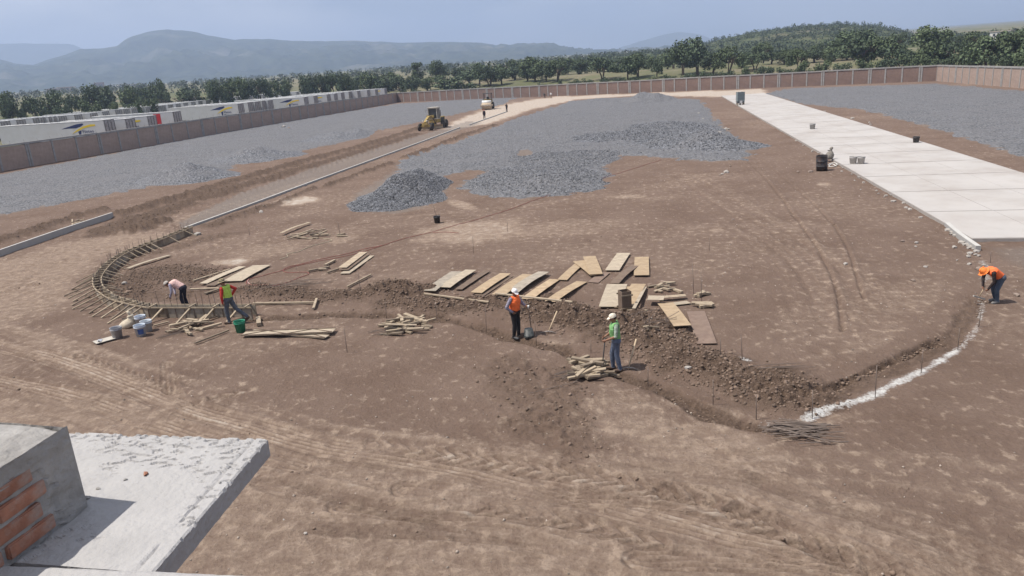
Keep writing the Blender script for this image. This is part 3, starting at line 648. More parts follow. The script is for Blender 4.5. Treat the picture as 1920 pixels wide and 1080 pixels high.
# ================================================================== foreground roof slab, parapet stub
ZS = 6.8
MR = mat('roof_cement', (.355, .343, .338), .95, .10, 6, .012, 28, dirt=(.31, .30, .29), dscale=3.0, damt=.45)
def hm(px, py, z): p = G(px, py, z); return Vector((p[0], p[1], z))
def rough_slab(name, c4, z, th, nx, ny, mtl, amp=.006, pits=True, **k):
    """a cast slab: top surface with ripples, pits and a trowelled rim; c4 = far-left, far-right, near-right, near-left"""
    c4 = [Vector(c) for c in c4]; U_, V_ = np.meshgrid(np.linspace(0, 1, nx), np.linspace(0, 1, ny), indexing='xy')
    X = (c4[0].x*(1-U_)+c4[1].x*U_)*(1-V_)+(c4[3].x*(1-U_)+c4[2].x*U_)*V_; Y = (c4[0].y*(1-U_)+c4[1].y*U_)*(1-V_)+(c4[3].y*(1-U_)+c4[2].y*U_)*V_
    Z = z+(fbm(X*5, Y*5, 5, 91)-.5)*amp*.9
    if pits:
        q = fbm(X*22, Y*38, 4, 92); msk = fbm(X*1.7, Y*1.7, 3, 93); Z -= .010*ss(.56, .66, q)*ss(.47, .56, msk)
        dr = (1-U_)*(c4[1]-c4[0]).length; e = np.abs(dr-.07-.012*(fbm(Y*3, X*0, 2, 95)-.5)); Z -= .009*ss(.012, .0, e)*ss(.3, .5, fbm(X*6, Y*6, 2, 96))
        df = V_*(c4[3]-c4[0]).length; Z -= .010*ss(.5, .62, fbm(X*24, Y*36, 3, 94))*ss(.20, .0, df)
    jx = (fbm(X*30, Y*30, 3, 97)-.5)*.006
    edge = (U_ > .999) | (V_ < .001); X = X+jx*edge; Y = Y+jx*edge; Z = Z-.006*edge
    n = nx*ny; top = np.stack([X, Y, Z], -1).reshape(-1, 3); I = np.arange(n).reshape(ny, nx)
    F = [np.stack([I[:-1, :-1], I[1:, :-1], I[1:, 1:], I[:-1, 1:]], -1).reshape(-1, 4)]
    rim = np.concatenate([I[0, :], I[1:, -1], I[-1, -2::-1], I[-2:0:-1, 0]]); bot = top[rim].copy(); bot[:, 2] = z-th
    V2 = np.concatenate([top, bot]); m_ = len(rim); bi = n+np.arange(m_); r2 = np.roll(rim, -1); b2 = np.roll(bi, -1)
    F.append(np.stack([rim, r2, b2, bi], -1)); me = np_mesh(name, V2, np.concatenate(F), smooth=False)
    bm = bmesh.new(); bm.from_mesh(me); bm.verts.ensure_lookup_table(); bm.faces.new([bm.verts[int(i)] for i in bi]); bmesh.ops.recalc_face_normals(bm, faces=bm.faces); bm.to_mesh(me); bm.free()
    me.polygons.foreach_set('use_smooth', [False]*len(me.polygons))
    return link(name, me, None, mtl, **k)
fl, fr, nrr = hm(100, 808, ZS), hm(502, 822, ZS), hm(292, 1068, ZS)
dL = (fl-fr).normalized(); fl2 = fr+dL*3.6; dn = (nrr-fr)
house = empty('unfinished_building', (0, 0, 0), 0, 'unfinished building whose cement eave juts into the lower left corner', 'building')
s_ = rough_slab('roof_slab', [fl2, fr, nrr+dn*.02, nrr+dn*.02+dL*3.9], ZS, .095, 420, 300, MR); s_.parent = house
# lower ledge along the bottom edge
l0, l1 = hm(262, 1071, ZS+.02), hm(580, 1084, ZS+.02); dl = (l1-l0); bk = Vector((dl.y, -dl.x, 0)).normalized()*1.0
s2 = rough_slab('ledge', [l0-dl*3, l1+dl*.2, l1+dl*.2+bk, l0-dl*3+bk], ZS+.025, .12, 160, 60, MR, .004, False); s2.parent = house
MB().box((-4.5, -2.6, 3.2), (10, 6.4, 6.4)).build('building_wall', mat('bare_wall', (.35, .3, .26), .9, .15, 1.5), house)
# parapet stub: far vertical edge at px (118,797)-(168,950)
pc = hm(165, 950, ZS); pt = None
best = None
for k in range(600):      # height so that the corner top shows at y=797
    h = k*.002; x_, y_ = proj(np.array(pc.x), np.array(pc.y), np.array(ZS+h))
    if y_ < 796: break
PH = h
pe = hm(-60, 1128, ZS); df_ = (pe-pc).normalized()      # direction of the visible face
pb = hm(0, 785, ZS+PH); ptop = Vector((pc.x, pc.y, ZS+PH)); db = (pb-ptop).normalized()
stub = empty('parapet_stub', tuple(pc), 0, 'short plastered brick parapet with exposed bricks on the roof slab', 'parapet')
MP = mat('rough_mortar', (.30, .285, .27), .97, .14, 8, .02, 22, dirt=(.20, .185, .17), dscale=5, damt=.6)
def stub_mesh():
    nx, ny, nz_ = 60, 40, 40; LX, LY = 2.0, 1.3
    V_ = []; F_ = []
    def grid(fn, a, b):
        base = len(V_)
        for i in range(a+1):
            for j in range(b+1): V_.append(fn(i/a, j/b))
        for i in range(a):
            for j in range(b): F_.append((base+i*(b+1)+j, base+(i+1)*(b+1)+j, base+(i+1)*(b+1)+j+1, base+i*(b+1)+j+1))
    nrm = Vector((-df_.y, df_.x, 0));
    if nrm.dot(db) > 0: nrm = -nrm
    def nn(x, y, s): return float(fbm(np.array(x), np.array(y), 4, s))-.5
    def top(u, v):
        p = df_*LX*u+db*LY*v; z = PH+nn(u*9, v*7, 101)*.035-.02*(1 if u < .001 else 0)-.012*max(0, 1-v*12)-.01*max(0, 1-u*14)
        return (p.x, p.y, z)
    def face(u, v):           # visible face, recessed where the bricks are bare
        z = PH*v; r = nn(u*26, v*7, 102)*.05
        bare = 1 if (u*LX > .15+.05*nn(v*9, 3, 9)*2 and v < .76+.1*nn(u*8, 1, 4)) else 0
        p = df_*LX*u+nrm*(r*.6*(1 if .0 < u and v < 1 else 0)-.012*bare)
        zz = z if v < 1 else PH+nn(u*9, 0, 101)*.035-.012-.01*max(0, 1-u*14)
        return (p.x, p.y, zz)
    def end(u, v):
        z = PH*v; p = db*LY*u+nrm*0; r = nn(u*9, v*6, 103)*.02; q = p+(-df_)*(r if 0 < u else 0); return (q.x, q.y, z if v < 1 else PH-.03)
    grid(top, 60, 36); grid(face, 110, 50); grid(end, 36, 24)
    me = bpy.data.meshes.new('mortar_body'); me.from_pydata(V_, [], F_)
    bm = bmesh.new(); bm.from_mesh(me); bmesh.ops.remove_doubles(bm, verts=bm.verts, dist=.004); bmesh.ops.recalc_face_normals(bm, faces=bm.faces)
    bm.to_mesh(me); bm.free(); link('mortar_body', me, stub, MP); return nrm
nrm_ = stub_mesh()
MBK = mat('clay_brick', (.28, .125, .08), .9, .22, 14, .006, 60, island=.0, dirt=(.30, .26, .23), dscale=9, damt=.75, hv=.2)
bh, bl, jt = .062, .235, .017
for r_ in range(4):
    z = -.008+.03+bh/2+r_*(bh+jt); off = (r_ % 2)*(bl/2)
    x = .17+off*.35
    while x < 2.0:
        if z+bh/2 < PH*.83:
            L_ = bl if not (x < .2 and r_ % 2) else bl*.6
            mb = MB(); R_ = Matrix((df_, Vector((-df_.y, df_.x, 0)), Vector((0, 0, 1)))).transposed()
            nx_ = 6; c = df_*(x+L_/2)+nrm_*(-.045+random.uniform(-.004, .004))
            bm = bmesh.new(); bmesh.ops.create_cube(bm, size=1); bmesh.ops.scale(bm, vec=(L_-.006, .09, bh), verts=bm.verts); bmesh.ops.bevel(bm, geom=bm.edges, offset=.006, segments=2, affect='EDGES')
            for v in bm.verts: v.co += Vector((random.uniform(-.002, .002),)*3)
            me = bpy.data.meshes.new('brick'); bm.to_mesh(me); bm.free()
            o = link('brick', me, stub, MBK); o.matrix_local = Matrix.Translation(c+Vector((0, 0, z)))@R_.to_4x4()@Euler((random.uniform(-.02, .02), 0, random.uniform(-.015, .015))).to_matrix().to_4x4()
        x += (bl if x > .2 or not r_ % 2 else bl*.6)+jt
# brick shard and mortar crumbs on the slab
def lump(name, p, s, mtl, seed, sub=2, **k):
    bm = bmesh.new(); bmesh.ops.create_icosphere(bm, subdivisions=sub, radius=1); rg = random.Random(seed)
    for v in bm.verts: v.co *= rg.uniform(.72, 1.12); v.co.x *= s[0]; v.co.y *= s[1]; v.co.z *= s[2]
    me = bpy.data.meshes.new(name); bm.to_mesh(me); bm.free(); o = link(name, me, None, mtl, **k); o.location = p; o.rotation_euler = (0, 0, rg.uniform(0, 6)); return o
lump('brick_shard', hm(273, 888, ZS+.005), (.022, .014, .009), MBK, 3, 1, label='orange brick shard lying on the white cement slab', cat='brick shard')
for i, (x, y, s, lb) in enumerate([(162,934,.022,'dark mortar crumb on slab beside the parapet foot'),(235,899,.012,'small dark mortar crumb on the slab left of the brick shard'),(447,841,.009,'flat mortar flake near the slab corner'),(412,904,.009,'dark mortar crumb near the slab edge'),(184,916,.014,'mortar crumb on slab above the pillar shadow'),(358,840,.006,'tiny mortar crumb alone in the middle of slab')]):
    lump('mortar_crumb', hm(x, y, ZS+.004), (s, s*.7, s*.5), MP, 20+i, 1, label=lb, cat='mortar crumb')
# ================================================================== mountains, hill, haze
def hillmat(name, a, b, c, sc):
    M = bpy.data.materials.new(name); M.use_nodes = True; t = M.node_tree; P = t.nodes['Principled BSDF']; n = t.nodes.new; l = t.links.new
    pos = n('ShaderNodeNewGeometry').outputs['Position']
    def nz(s, d=6):
        q = n('ShaderNodeTexNoise'); q.inputs['Scale'].default_value = s; q.inputs['Detail'].default_value = d; q.inputs['Roughness'].default_value = .62; l(pos, q.inputs['Vector']); return q.outputs[0]
    def mr(v, x, y, o=1.0):
        q = n('ShaderNodeMapRange'); q.inputs[1].default_value = x; q.inputs[2].default_value = y; q.inputs[4].default_value = o; l(v, q.inputs[0]); return q.outputs[0]
    def mx(f, x, y):
        q = n('ShaderNodeMix'); q.data_type = 'RGBA'; l(f, q.inputs[0])
        for i, v in ((6, x), (7, y)):
            if isinstance(v, tuple): q.inputs[i].default_value = (*v, 1)
            else: l(v, q.inputs[i])
        return q.outputs[2]
    k = mx(mr(nz(sc*6), .4, .6), a, b); k = mx(mr(nz(sc), .55, .68, .8), k, c)
    l(k, P.inputs['Base Color']); P.inputs['Roughness'].default_value = 1; P.inputs['Specular IOR Level'].default_value = 0; return M
def ridge_mesh(name, prof, D, front, back, nu, nv, seed, amp, mtl, zbase=0.0, **k):
    xs = np.array([p[0] for p in prof], float); ys = np.array([p[1] for p in prof], float)
    u = np.linspace(xs[0], xs[-1], nu); y = np.interp(u, xs, ys)
    y += (fbm(u/30, u*0, 4, seed+3)-.5)*4*min(1, amp/40)
    d = _F[None]*FOC+_R[None]*(u-960)[:, None]+_U[None]*(540-y)[:, None]
    hd = np.hypot(d[:, 0], d[:, 1]); az = np.arctan2(d[:, 0], d[:, 1]); top = EYE+d[:, 2]/hd*D
    v = np.concatenate([np.linspace(0, 1, nv), 1+np.linspace(0, 1, nv//3)[1:]])
    VV, AAx = np.meshgrid(v, az, indexing='ij'); TT = np.broadcast_to(top, VV.shape)
    dd = np.where(VV <= 1, front+(D-front)*VV, D+(back-D)*(VV-1)); X = dd*np.sin(AAx); Y = dd*np.cos(AAx)
    pr = np.where(VV <= 1, VV**1.35, np.clip(1-(VV-1), 0, 1)**1.2)
    rn = 1-np.abs(fbm(X/(D*.07), Y/(D*.07), 5, seed)-.5)*4
    Z = zbase+(TT-zbase)*pr+amp*(rn-.5)*np.sin(np.clip(VV, 0, 1)*math.pi)*.9
    Z[0] = zbase-12; Z[-1] = zbase-12
    ZZ = Z; I = np.arange(Z.size).reshape(Z.shape)
    Fq = np.stack([I[:-1, :-1], I[:-1, 1:], I[1:, 1:], I[1:, :-1]], -1).reshape(-1, 4)[:, ::-1]
    return link(name, np_mesh(name, np.stack([X, Y, Z], -1).reshape(-1, 3), Fq, smooth=True), None, mtl, **k), (xs, ys)
MMT = hillmat('mountain_scrub', (.025, .035, .028), (.055, .065, .045), (.15, .14, .115), .0035)
MHL = hillmat('hill_scrub', (.05, .065, .035), (.10, .11, .06), (.17, .14, .10), .012)
ridge_mesh('mountains', [(-260,118),(-60,108),(0,112),(30,120),(62,122),(90,112),(118,103),(150,93),(185,90),(220,86),(232,76),(245,69),(280,58),(318,54),(370,61),(412,70),(440,75),(480,72),(560,76),(640,76),(700,78),(760,80),(840,79),(900,80),(930,84),(1000,84),(1038,86),(1062,96),(1090,104),(1150,112),(1300,110),(1500,100)], 4300, 2600, 6000, 340, 60, 5, 100, MMT, 20, kind='structure')
ridge_mesh('far_mountains', [(-300,90),(-60,84),(0,82),(70,82),(135,82),(155,90),(180,96),(260,98),(420,100),(900,100),(1040,112),(1120,104),(1180,84),(1240,66),(1275,61),(1310,64),(1340,76),(1400,90),(1700,80),(1800,58),(1870,48),(1920,40),(2100,30)], 7600, 6300, 8700, 220, 30, 9, 60, MMT, 40, kind='structure')
HILLP = [(1040,128),(1100,112),(1180,104),(1260,96),(1310,88),(1350,74),(1400,63),(1450,55),(1520,48),(1580,46),(1640,48),(1680,58),(1710,70),(1760,76),(1830,78),(1920,72),(2050,66)]
hill_o, _ = ridge_mesh('wooded_hill', HILLP, 820, 420, 1200, 240, 50, 15, 7, MHL, 6, kind='structure')
hz = MB(); hz.box((0, 500, 349), (21000, 21000, 704)); hzm = bpy.data.materials.new('haze_air'); hzm.use_nodes = True; t = hzm.node_tree; t.nodes.clear()
ho = t.nodes.new('ShaderNodeOutputMaterial'); pv = t.nodes.new('ShaderNodeVolumePrincipled'); pv.inputs['Color'].default_value = (.47, .58, .80, 1); pv.inputs['Density'].default_value = 2.6e-4; pv.inputs['Anisotropy'].default_value = .2
t.links.new(pv.outputs[0], ho.inputs['Volume']); hz.build('haze', hzm, kind='stuff')
# ================================================================== trees
MLF = [mat('foliage_a', (.078, .105, .052), .75, .25, .6, island=.45, hv=.15), mat('foliage_b', (.064, .088, .047), .75, .25, .6, island=.45, hv=.15), mat('foliage_c', (.085, .112, .052), .75, .25, .6, island=.45, hv=.15)]
MTK = mat('bark', (.10, .075, .055), .9, .2, 6)
def leaf_cloud(lobes, n, size, rg, droop=.0):
    tot = sum(l[3]**2 for l in lobes); Vv = []; 
    for (cx, cy, cz, r, fz) in lobes:
        k = int(n*r*r/tot); d = rg.normal(size=(k, 3)); d /= np.linalg.norm(d, axis=1)[:, None]
        rr = r*rg.uniform(.55, 1.08, k)[:, None]; p = d*rr; p[:, 2] *= fz
        p[:, 2] -= droop*rg.uniform(0, 1, k)*(np.hypot(p[:, 0], p[:, 1])/r)**2*r
        p += [cx, cy, cz]
        a = rg.normal(size=(k, 3)); a /= np.linalg.norm(a, axis=1)[:, None]; a = a*.75+d*0; b = np.cross(a, d+rg.normal(size=(k, 3))*.5); b /= np.linalg.norm(b, axis=1)[:, None]+1e-9
        s = size*rg.uniform(.5, 1.25, k)[:, None]; q = np.stack([p-a*s-b*s*.6, p+a*s*.7-b*s, p+a*s+b*s*.6, p-a*s*.6+b*s], 1); Vv.append(q)
    Vv = np.concatenate(Vv).reshape(-1, 3); return Vv
def crown_mesh(name, kind, seed, n=2300):
    rg = np.random.default_rng(seed); L_ = []
    if kind == 'round':
        for i in range(20):
            a = rg.uniform(0, 6.28); r = .36*math.sqrt(rg.uniform(0, 1)); z = rg.uniform(.30, .84); k = 1-abs(z-.62)*1.0
            L_.append((math.cos(a)*r*k, math.sin(a)*r*k, z, rg.uniform(.13, .20), .95))
    elif kind == 'wide':
        for i in range(22):
            a = rg.uniform(0, 6.28); r = .52*math.sqrt(rg.uniform(0, 1)); z = .80-.30*(r/.52)**2*rg.uniform(.5, 1.2)-rg.uniform(0, .28)
            L_.append((math.cos(a)*r, math.sin(a)*r, z, rg.uniform(.11, .17), .75))
    elif kind == 'bush':
        for i in range(18):
            a = rg.uniform(0, 6.28); r = .42*math.sqrt(rg.uniform(0, 1)); z = rg.uniform(.12, .8)*(1-(r/.5)**2*.6)
            L_.append((math.cos(a)*r, math.sin(a)*r, z, rg.uniform(.13, .2), .85))
    else:   # tall
        for i in range(13):
            z = rg.uniform(.35, .92); r = .13*(1-abs(z-.6)); a = rg.uniform(0, 6.28); L_.append((math.cos(a)*r, math.sin(a)*r, z, rg.uniform(.08, .13), 1.0))
    V_ = leaf_cloud(L_, n, .028 if kind != 'tall' else .022, rg, .55 if kind in ('round', 'wide') else .1)
    return np_mesh(name, V_, np.arange(len(V_)).reshape(-1, 4))
def trunk_mesh(name, kind, seed):
    rg = random.Random(seed); b = MB()
    ns = {'round': 2, 'wide': 3, 'bush': 4, 'tall': 1}[kind]; hh = {'round': .6, 'wide': .6, 'bush': .5, 'tall': .85}[kind]
    for i in range(ns):
        a = rg.uniform(0, 6.28); sp = {'round': .12, 'wide': .22, 'bush': .2, 'tall': .01}[kind]; x, y = math.cos(a)*sp, math.sin(a)*sp
        p = [(0.02*math.cos(a), .02*math.sin(a), -.08), (x*.3, y*.3, hh*.3), (x*.7, y*.7, hh*.6), (x, y, hh)]
        b.tube(p, [.030, .024, .018, .008], 6)
        for k in range(3):
            a2 = a+rg.uniform(-1.3, 1.3); q = Vector(p[2]); e = q+Vector((math.cos(a2)*.2, math.sin(a2)*.2, .2)); b.tube([q, (q+e)/2+Vector((0, 0, .02)), e], [.014, .010, .005], 5)
    return b.mesh(name)
PROTO = {}
for kind, ns in (('round', 3), ('wide', 3), ('bush', 3), ('tall', 2)):
    for s in range(ns): PROTO[kind, s] = (crown_mesh('crown', kind, 40+s*7+len(kind)), trunk_mesh('trunk', kind, s+3))
    for s in range(ns):
        PROTO[kind, s][0].materials.append(MLF[s % 3]); PROTO[kind, s][1].materials.append(MTK)
ORD = ['first','second','third','fourth','fifth','sixth','seventh','eighth','ninth','tenth','eleventh','twelfth','thirteenth','fourteenth','fifteenth','sixteenth','seventeenth','eighteenth','nineteenth','twentieth','twenty-first','twenty-second','twenty-third','twenty-fourth','twenty-fifth','twenty-sixth','twenty-seventh','twenty-eighth','twenty-ninth','thirtieth']+['thirty-'+k for k in ['first','second','third','fourth','fifth','sixth','seventh','eighth','ninth']]+['fortieth']+['forty-'+k for k in ['first','second','third','fourth','fifth','sixth','seventh','eighth','ninth']]
def plant(px, ytop, wpx, D, kind, label, group, cat='tree'):
    u = (px-960); d = ray(px, 140-.07*(px-960)); hd = math.hypot(d[0], d[1]);
    while D < 600 and max(float(v) for v in outside(np.array(d[0]/hd*D), np.array(d[1]/hd*D))) < 7: D += 3
    X = d[0]/hd*D; Y = d[1]/hd*D; z = gz(X, Y)
    dt = ray(px, ytop); H_ = EYE+dt[2]/math.hypot(dt[0], dt[1])*D-z; H_ = max(H_, 1.2)
    wid = wpx/FOC*Y/ (FOC/math.hypot(FOC, u))**0
    uw = {'round': .86, 'wide': 1.15, 'bush': 1.1, 'tall': .42}[kind]
    s = random.randrange({'round': 3, 'wide': 3, 'bush': 3, 'tall': 2}[kind]); cm, tm = PROTO[kind, s]
    nm = {'bush': 'shrub'}.get(kind, 'tree')
    r_ = empty(nm, (X, Y, z-.1), random.uniform(0, 6.28), label, cat, group)
    ws = wid/uw; ws = min(max(ws, H_*.45), H_*2.6); r_.scale = (ws, ws, H_/.95)
    for n_, me in (('crown', cm), ('trunk', tm)): link(n_, me, r_)
    return r_
ROWS = {
 'beyond the trailers on the left': [(18,172,48,190,'round'),(58,166,55,190,'wide'),(98,168,50,200,'round'),(140,164,52,205,'wide'),(178,158,46,215,'round'),(205,162,44,210,'round'),(240,160,40,225,'round'),(268,149,50,235,'wide'),(298,146,36,240,'round'),(306,158,40,225,'bush'),(345,156,90,225,'bush'),(405,150,40,250,'round'),(430,147,44,255,'round'),(455,142,38,255,'round'),(484,136,50,255,'wide'),(512,137,46,260,'wide'),(537,147,28,262,'round'),(577,141,32,268,'round'),(602,128,42,268,'wide'),(628,126,52,270,'wide'),(650,136,30,272,'round'),(694,133,40,280,'round'),(714,147,40,275,'round'),(662,150,26,300,'round')],
 'behind the far brick wall': [(750,143,34,300,'round'),(771,143,36,295,'round'),(785,120,20,330,'tall'),(800,144,30,300,'round'),(825,140,30,320,'round'),(853,139,82,285,'bush'),(880,132,40,300,'round'),(898,119,34,290,'round'),(917,116,46,285,'wide'),(940,127,34,285,'round'),(965,126,40,300,'round'),(990,106,44,285,'round'),(1003,125,30,280,'round'),(1022,112,40,275,'round'),(1044,107,46,270,'wide'),(1085,112,30,300,'round'),(1130,98,56,255,'wide'),(1176,107,34,250,'round'),(1196,99,42,250,'round'),(1231,112,24,245,'round'),(1252,100,34,280,'round'),(1280,76,44,245,'round'),(1308,70,50,240,'round'),(1336,98,42,235,'round'),(1366,80,52,230,'wide'),(1392,104,30,250,'round'),(1416,91,48,240,'wide'),(1446,98,36,255,'round'),(1470,92,36,250,'round'),(1496,85,42,225,'wide'),(1528,92,36,250,'round'),(1560,88,44,255,'round'),(1590,82,40,250,'round'),(1622,52,84,215,'wide'),(1655,62,60,215,'wide'),(1698,80,60,205,'wide'),(1745,70,56,200,'wide'),(1790,66,56,200,'wide')],
 'above the bright right wall': [(1830,60,50,190,'wide'),(1858,42,80,185,'wide'),(1905,52,60,185,'wide'),(1955,50,80,180,'wide')]}
for g, lst in ROWS.items():
    lst = sorted(lst)
    for i, (px, yt, w, D, kind) in enumerate(lst):
        D += 75 if px < 360 else 40 if px < 560 else 0
        what = {'round': 'round bushy green tree', 'wide': 'broad green tree with drooping crown', 'bush': 'big dark green bush', 'tall': 'slim tall tree sticking up'}[kind]
        plant(px, yt-1, w*(1.25 if px > 1560 else 1.1 if px > 700 else .92), D, kind, f'{what}, {ORD[i]} from left {g}', 'trees '+g)
bl = [(115,184,46,180),(165,180,52,182),(213,184,36,185),(248,180,40,190),(282,178,40,195)]
for i, (px, yt, w, D) in enumerate(bl):
    D += 55; plant(px, yt, w, D, 'bush', f'dark low bush, {ORD[i]} from the left just behind the trailers', 'bushes behind the trailers', 'bush')
sh = [(755,165,18,262),(778,162,24,262),(1015,150,26,235),(1050,146,20,232),(1075,143,40,232),(1100,141,34,228),(1130,138,30,226),(1160,138,34,222),(1190,137,30,220),(1222,138,30,218),(1255,133,34,215),(1290,129,36,212),(1325,126,40,208),(1362,124,42,205),(1400,120,38,200),(1432,114,44,198),(1470,118,40,195),(1505,108,44,192),(1545,106,42,190),(1580,108,46,188),(1622,104,44,186),(1665,98,46,182),(1705,94,50,180),(1745,96,46,178),(1785,95,50,172),(1830,96,54,166),(1880,92,60,160),(1925,92,50,158)]
for i, (px, yt, w, D) in enumerate(sh): plant(px, yt, w, D, 'bush', f'low green shrub, {ORD[i]} from the left showing over the far wall', 'shrubs behind the far wall', 'bush')
# far-off woods: one mass
def wood(name, P, Hs, label, n=42):
    rg = np.random.default_rng(5); out_ = []
    for (x, y, z), h in zip(P, Hs):
        r = h*.42; out_.append(leaf_cloud([(x, y, z+h*.55, r, 1.0)], n, h*.10, rg, .1))
    V_ = np.concatenate(out_); return link(name, np_mesh(name, V_, np.arange(len(V_)).reshape(-1, 4)), None, mat('foliage_far', (.060, .078, .040), .8, .3, .05, island=.35), label=label, cat='trees', kind='stuff')
hm_ = hill_o.data; co = np.empty(len(hm_.vertices)*3, np.float32); hm_.vertices.foreach_get('co', co); co = co.reshape(-1, 3)
nu_ = 240; hv = co.reshape(-1, nu_, 3)[3:52].reshape(-1, 3); k = RNG.choice(len(hv), 4200, replace=True); hp = hv[k]+RNG.uniform(-5, 5, (4200, 3))*[1, 1, .0]-[0, 0, 1.2]
wood('distant_wood', hp, RNG.uniform(2.5, 5.5, len(hp)), 'scrubby trees covering the low hill behind the site on the right', 26)
far = []
for i in range(2400):
    px = RNG.uniform(-60, 1500); D = RNG.uniform(480 if px < 700 else 330, 1500); d = ray(px, 140); hd = math.hypot(d[0], d[1]); x, y = d[0]/hd*D, d[1]/hd*D
    if fbm(np.array(x/70), np.array(y/70), 3, 55) < .47+.06*(px < 800) or (px > 1080 and D < 420): continue
    far.append((x, y, gz(x, y)-.5))
wood('distant_wood', far, RNG.uniform(4, 8.5, len(far)), 'distant dark tree line stretching across the plain before the mountains', 36)
# small houses far off
MHW = mat('house_white', (.62, .6, .57), .9, .1, 1); MHR = mat('house_roof', (.42, .36, .32), .9, .1, 1); MWD = mat('window_dark', (.03, .035, .04), .3, .05, 1)
def house_far(px, D, w, h, label, col=None, dz=0, base=3):
    d = ray(px, 140); hd = math.hypot(d[0], d[1]); x, y = d[0]/hd*D, d[1]/hd*D; z = gz(x, y)+dz
    az = math.atan2(x, y); r = empty('house', (x, y, z), -az+random.uniform(-.3, .3), label, 'house', 'houses far off')
    MB().box((0, 0, h/2-base/2), (w, w*.7, h+base)).build('wall', col or MHW, r); MB().box((0, 0, h+.15), (w+.6, w*.7+.6, .3)).build('roof', MHR, r)
    for i in (-.28, .05): MB().box((w*i, -w*.35-.01, h*.55), (w*.12, .06, h*.35)).build('window', MWD, r)
    MB().box((w*.32, -w*.35-.01, h*.35), (w*.12, .06, h*.7)).build('door', MWD, r)
def hill_dz(px, py, D):
    d = ray(px, py); hd = math.hypot(d[0], d[1]); x, y = d[0]/hd*D, d[1]/hd*D; return EYE+d[2]/hd*D-gz(x, y)
house_far(1516, 640, 12, 4, 'small white house with flat roof on the wooded hillside, right one', dz=hill_dz(1516, 80, 640))
house_far(1400, 650, 7, 2.2, 'small pale house on the left flank of wooded hill', dz=hill_dz(1400, 82, 650))
house_far(1450, 700, 6, 3, 'tiny pale house between the two others on the hillside', dz=hill_dz(1450, 73, 700))
PK = mat('house_pink', (.36, .26, .22), .9)
house_far(118, 1500, 26, 7, 'low reddish house among trees at far left', PK); house_far(182, 1700, 16, 12, 'reddish two storey block in the far village', mat('house_brick', (.22, .15, .13), .9))
house_far(238, 1600, 40, 5, 'long low white shed in the far village'); house_far(92, 1400, 18, 6, 'small reddish village house at far left edge', PK)
house_far(1870, 420, 8, 3, 'white house glimpsed between trees at far right', dz=2)
# ================================================================== semitrailers
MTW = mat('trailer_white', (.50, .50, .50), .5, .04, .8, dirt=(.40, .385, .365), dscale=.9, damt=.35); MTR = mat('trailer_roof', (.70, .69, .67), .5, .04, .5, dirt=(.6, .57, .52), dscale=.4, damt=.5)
MTD = mat('trailer_door', (.36, .35, .345), .6, .1, 3, dirt=(.17, .13, .11), dscale=2.2, damt=.8); MDK = mat('dark_steel', (.05, .05, .052), .6, .1, 2); MRB = mat('tyre_rubber', (.035, .033, .032), .9, .1, 6, dirt=(.15, .12, .10), dscale=3, damt=.7)
MRED = mat('red_paint', (.45, .03, .035), .5, .1, 2); MBL = mat('logo_blue', (.02, .03, .10), .5, .02, 1); MYE = mat('logo_yellow', (.66, .48, .03), .5, .02, 1)
TL = 17.5; TH = 2.9; TB = 1.15; TWD = 2.6
nOut = np.array([-dAB[1], dAB[0]]) if _out(*(A_+np.array([-dAB[1], dAB[0]])), A_, B_, -1) > 0 else np.array([dAB[1], -dAB[0]])
# local: +x = toward rear doors (towards the wall), side facing the camera = -y
def trailer_proto():
    r = empty('semitrailer')
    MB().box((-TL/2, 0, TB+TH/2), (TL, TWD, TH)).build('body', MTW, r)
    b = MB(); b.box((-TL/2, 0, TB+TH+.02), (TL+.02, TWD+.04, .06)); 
    for i in range(14): b.box((-.6-i*1.15, 0, TB+TH+.065), (.05, TWD, .03))
    b.build('roof', MTR, r)
    for s in (-1, 1):
        d = MB().box((.03, s*TWD/4, TB+TH/2), (.06, TWD/2-.04, TH-.14)).build('door', MTD, r)
        for q in (.30, .9): MB().tube([(.09, s*TWD/2*q, TB+.1), (.09, s*TWD/2*q, TB+TH-.1)], .03, 6).build('lock_rod', MDK, d)
    MB().box((-.05, 0, TB+TH-.06), (.14, TWD, .12)).build('rear_frame', MDK, r)
    b = MB(); b.box((-TL/2, 0, 1.02), (TL-1, .9, .22)); b.box((-.1, 0, .75), (.12, 2.2, .15)); b.build('chassis', MDK, r)
    for x in (-2.2, -3.5):
        for s in (-1, 1):
            w = MB().lathe([(.2, -.13), (.48, -.13), (.52, -.08), (.52, .08), (.48, .13), (.2, .13)], (x, s*1.05, .52), 20, rot=Matrix.Rotation(math.pi/2, 3, 'X')).build('wheel', MRB, r)
    for s in (-1, 1): MB().box((-TL+3, s*.8, .5), (.14, .14, 1.0)).build('landing_leg', MDK, r)
    MB().box((-TL-.25, 0, TB+TH*.6), (.5, 1.9, 1.6)).build('cooling_unit', MTD, r)
    return r
def text_mesh(s, size, name):
    c = bpy.data.curves.new(name, 'FONT'); c.body = s; c.size = size; c.extrude = .004; c.align_x = 'LEFT'; c.resolution_u = 3
    o = bpy.data.objects.new(name, c); COL.objects.link(o); dg = bpy.context.evaluated_depsgraph_get(); me = bpy.data.meshes.new_from_object(o.evaluated_get(dg)); bpy.data.objects.remove(o); return me
LOGO = {}
